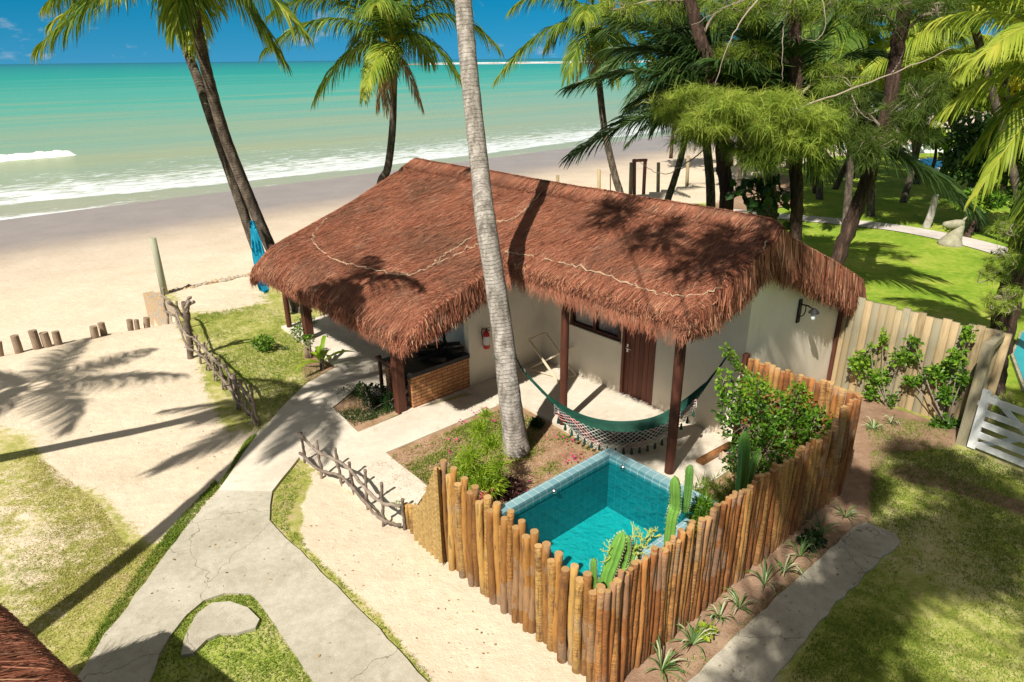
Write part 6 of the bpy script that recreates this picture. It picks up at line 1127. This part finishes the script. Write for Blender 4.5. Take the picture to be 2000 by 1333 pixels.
mb.add([b, b+UP*.13+A*.07, b+A*.17+UP*.1, b+A*.1-B*.07], np.array([[0, 1, 2], [0, 2, 3], [0, 3, 1], [1, 3, 2]])); tube(mb, [b+A*.02, b+A*.2+B*.05], [.07, .05], 8, wob=.2); tag(mb.build('rock', 'rubble', smooth=True), 'brown rock at the end of the edging log', 'rock')
# ---------------------------------------------------------------- hammock
E0 = atY(1003, 690, 10.98); E1 = atS(1424, 690, 4.95); hm = thing('hammock', (E0+E1)/2*np.array([1, 1, 0]), 'dark green cloth hammock with a crocheted fringe slung between palm and house', 'hammock')
kp = [E0]
ctrl = [(1030, 735, .05), (1095, 800, .2), (1150, 835, .34), (1215, 848, .5), (1280, 838, .64), (1335, 800, .78), (1385, 745, .91)]
cl_ = [E0]
for x, y, u in ctrl: cl_.append(atY(x, y, E0[1]+(E1[1]-E0[1])*u-.0))
cl_.append(E1); hc = spline(cl_, 120)
mb = MB(); tube(mb, hc[:26], .012, 6, cap=False); tube(mb, hc[:26]+rng.normal(0, .004, (26, 3)), .012, 6, cap=False); mb.build('rope', 'hammock', hm)
mb = MB(); rr = .14*np.ones(14); a = np.linspace(0, 6.28, 14); c0 = hc[1]; V = [atY(985+q, 690+1*math.sin(q), 10.9) for q in (0,)]
tr_c = spline(bt, 90); kk = int(np.argmin(np.abs(tr_c[:, 2]-E0[2]))); tc_ = tr_c[kk]; pts = [tc_+np.array([math.cos(q)*.185, math.sin(q)*.185, .04*math.sin(q)]) for q in np.linspace(0, 6.28, 26)]; tube(mb, pts, .012, 5, cap=False); mb.build('tie_rope', 'tassel', hm)
mb = MB(); c0 = hc[12]; tube(mb, [c0+A*math.cos(q)*.05+UP*math.sin(q)*.05+B*0 for q in np.linspace(0, 6.28, 16)], .01, 5, cap=False); mb.build('ring', 'metal', hm)
lo_, hi_ = 24, 104; body = hc[lo_:hi_]; n_ = len(body); u = np.linspace(0, 1, n_); wd = .035+.2*np.sin(np.pi*np.clip(u*1.0, 0, 1))**.8; T = nrm(np.gradient(body, axis=0)); sv = nrm(np.cross(T, UP)); K = 13; V = []; rn_ = []
sec = np.linspace(-1, 1, K)
for k in range(n_):
    for q in sec:
        fold = .012*math.sin(q*17+k*.08)*min(1, wd[k]*8); depth = wd[k]*1.25*(1-q*q); V.append(body[k]+sv[k]*wd[k]*q*1.15+UP*(wd[k]*.55-depth+fold+(.06 if q > .6 else 0)*math.sin(np.pi*u[k]))); rn_.append(.5+.4*math.sin(q*9))
i = (np.arange(n_-1)[:, None]*K+np.arange(K-1)).ravel(); mb = MB(); mb.add(V, np.stack([i, i+1, i+K+1, i+K], -1), rn_); mb.build('cloth', 'hammock', hm, smooth=True)
mb = MB(); 
for q in range(16):
    a = hc[lo_-14]; e = body[3]+sv[3]*wd[3]*(-1+2*q/15)+UP*(.0); tube(mb, [a, e], .004, 4, cap=False); a = hc[min(hi_+13, 118)]; e = body[-4]+sv[-4]*wd[-4]*(-1+2*q/15); tube(mb, [a, e], .004, 4, cap=False)
tube(mb, hc[hi_+8:], .016, 6, cap=False); mb.build('cords', 'hammock', hm)
# fringe hangs from the near edge: diamond net with tassels
mb = MB(); mt_ = MB(); near = np.array([V[k*K] if sv[k][1] > 0 else V[k*K+K-1] for k in range(n_)])
f0, f1 = 3, n_-8; idx = np.linspace(f0, f1, 60)
def fpt(u_, v_):
    k = f0+(f1-f0)*np.clip(u_, 0, 1); p = np.array([np.interp(k, np.arange(n_), near[:, i]) for i in range(3)]); return p+UP*(-.32*v_*(.55+.45*math.sin(np.pi*np.clip(u_, 0, 1))))-sv[int(k)]*(-.0)+np.array([0, -.05*v_, 0])+A*0
nd = 28
for k in range(nd):
    u_ = k/nd; col = (k*37 % 10)/10
    for dz in (1, -1):
        for q in range(4):
            a = fpt(u_+dz*q*.04, q/4); b = fpt(u_+dz*(q+1)*.04, (q+1)/4)
            for w_ in range(2): tube(mb, [a+rng.normal(0, .004, 3), b+rng.normal(0, .004, 3)], .0045, 4, ((k//3)*.37+.13*w_) % 1, cap=False)
for k in range(20):
    p = fpt((k+.5)/20, 1); mt_ = MB(); tube(mt_, [p+UP*.02, p, p-UP*.03, p-UP*.1], [.008, .016, .02, .03], 7, rng.random()); mt_.build('tassel', 'tassel', hm)
mb.build('crochet_fringe', 'cord', hm)
# ---------------------------------------------------------------- blue cloth on the beach palm
mb = MB(); K = 12; rows = 26; path_ = spline(pxs([(492, 432, 17.6), (500, 470, 17.55), (508, 515, 17.5), (516, 560, 17.5), (520, 572, 17.5)]), rows); V = []
for k in range(rows):
    wd_ = .04+.2*math.sin(np.pi*min(1, k/rows*1.0+.04))**.8
    for q in range(K): x_ = (q/(K-1)-.5)*2; V.append(path_[k]+np.array([x_*wd_*.7, .09*math.sin(q*2.1+k*.25), .02*math.sin(q*3)]))
i = (np.arange(rows-1)[:, None]*K+np.arange(K-1)).ravel(); mb.add(V, np.stack([i, i+1, i+K+1, i+K], -1), rng.random(len(V))); tag(mb.build('blue_hammock', 'bluecloth', smooth=True), 'bright blue bundled cloth hanging on the leaning beach palm', 'hammock')
# ---------------------------------------------------------------- neighbouring thatched hut (lower left)
hut = thing('thatched_hut', W(5.5, -13, 0), 'dark thatched roof edge of a neighbouring hut in the lower left corner', 'hut'); h0, h1, ht0, ht1, hr = 3.15, 9.2, -10.62, -16.5, -13.5
W0 = W
def W(s_, t_, z_=0.): return W0(s_, t_+.24*(s_-3.3), z_)
def hz_(t): return 1.72+.5*np.minimum(np.abs(ht0-t), np.abs(t-ht1))
mb = MB(); V = []; 
for s_ in (h0, h1):
    for t_ in (ht0, hr, ht1): V.append(W(s_, t_, float(hz_(t_))))
    for t_ in (ht0, hr, ht1): V.append(W(s_, t_, float(hz_(t_))-.25))
mb.add(V, np.array([[0, 1, 7, 6], [1, 2, 8, 7], [3, 9, 10, 4], [4, 10, 11, 5], [0, 6, 9, 3], [2, 5, 11, 8], [0, 3, 4, 1], [1, 4, 5, 2], [6, 7, 10, 9], [7, 8, 11, 10]])); hroof = mb.build('roof', 'thatch_base', hut)
r = np.random.default_rng(300); n = 26000; s = r.uniform(h0, h1, n); t = ht0-r.random(n)**1.3*3.0; le = r.uniform(.2, .5, n); k = np.linspace(0, 1, 4)[None]; th_ = r.normal(0, .3, n); T_ = t[:, None]+(np.cos(th_)*le)[:, None]*k; S_ = s[:, None]+(np.sin(th_)*le)[:, None]*k; ov = np.maximum(T_-ht0, 0); T_ = np.minimum(T_, ht0+.1); Z_ = 1.72+.5*(ht0-np.minimum(T_, ht0))+r.uniform(.01, .06, n)[:, None]-ov*1.3
mb = MB(); strips(mb, toW(S_, T_+.24*(S_-3.3), Z_), r.uniform(.006, .013, n)[:, None]*np.array([[.8, 1, .9, .3]]), nrm(A+UP*r.normal(0, .4, n)[:, None]), np.clip(r.normal(.42, .2, n), 0, 1)); mb.build('thatch', 'fringe', hroof)
W = W0
mb = MB(); sbox(mb, h0+.5, h1-.3, ht1+.6, ht0-.6, 0, 1.7); mb.build('wall', 'plaster', hut)
# ---------------------------------------------------------------- trees outside the frame that shade the scene
def outpalm(label, b, c, L0, seed, n=15):
    b, c = np.array(b, float), np.array(c, float); palm('coconut_palm', label, [b, (b+c)/2+np.array([.2, -.2, 0]), c], .16, .11, c, rtips(c, n, L0, seed, (-.7, .5)), seed=seed, wid=.8, rings=False)
outpalm('palm standing left of the picture whose shadow crosses the path', (-7.0, 4.2, 0), (-8.5, 6.0, 8.8), 2.6, 61, 9)
outpalm('palm outside the left edge shading the beach sand', (-15.5, 5.5, 0), (-14.6, 7.2, 8.2), 3.0, 62, 8)
outpalm('palm behind the hut shading the near thatch', (-13, 9.0, 0), (-6.3, 7.6, 9.4), 2.1, 63, 4)
def outpine(label, b, top, clumps, seed):
    r = np.random.default_rng(seed); b = np.array(b, float); top = np.array(top, float); th = thing('pine_tree', b, label, 'tree'); tr = spline([b, (b+top)/2+np.array([.2, 0, 0]), top], 20); mb = MB(); tube(mb, tr, np.linspace(.2, .08, 20), 10); mb.build('trunk', 'casbark', th); mb = MB(); m2 = MB()
    for (x, y, z, rx, nn) in clumps: c = np.array([x, y, z]); needles(mb, c, (rx, rx, rx*.5), nn, 22, r, ln=(.3, .6), w=.025, tone=.5); tube(m2, [tr[int(r.integers(17, 20))], c], [.035, .012], 5)
    m2.build('branches', 'twig', th); mb.build('foliage', 'casdark', th)
cl1 = [(float(x), float(y), float(z), float(rr), int(nn)) for x, y, z, rr, nn in [(1.6, .4, 9.9, .7, 130), (2.6, 2.6, 10, .6, 100), (-.4, -.6, 9.7, .6, 110), (-1.2, -1.5, 9.5, .8, 100), (.3, .2, 10, .8, 100), (2.0, .8, 9.6, .7, 90), (3.6, 1.8, 9.4, .9, 120), (1.2, 2.2, 9.8, .6, 80), (4.8, 3.4, 10, .9, 110), (.2, -2.6, 9.4, .8, 100), (2.8, -1.2, 9.6, .9, 120), (5.6, .8, 9.8, .9, 110), (4.0, -2.8, 10, .8, 110), (-.6, 1.4, 10.2, .5, 60), (6.2, 4.6, 10, .9, 100), (-2.2, 3.0, 10.2, .45, 50)]]
outpine('pine standing behind the viewer that dapples the lower right lawn', (4, -10, 0), (3, -5, 12.5), cl1, 71)
cl2 = [(-1.0, 7.9, 10.4, .5, 22), (-.3, 6.9, 9.9, .5, 20), (.9, 6.4, 9.6, .5, 22), (.2, 5.6, 9.9, .6, 26), (1.3, 5.4, 9.8, .5, 22), (1.6, 6.6, 10.1, .45, 16)]
outpine('pine overhead out of view that shades the right half of the thatch', (-4.5, -9, 0), (-2.4, -4.5, 13), cl2, 72)
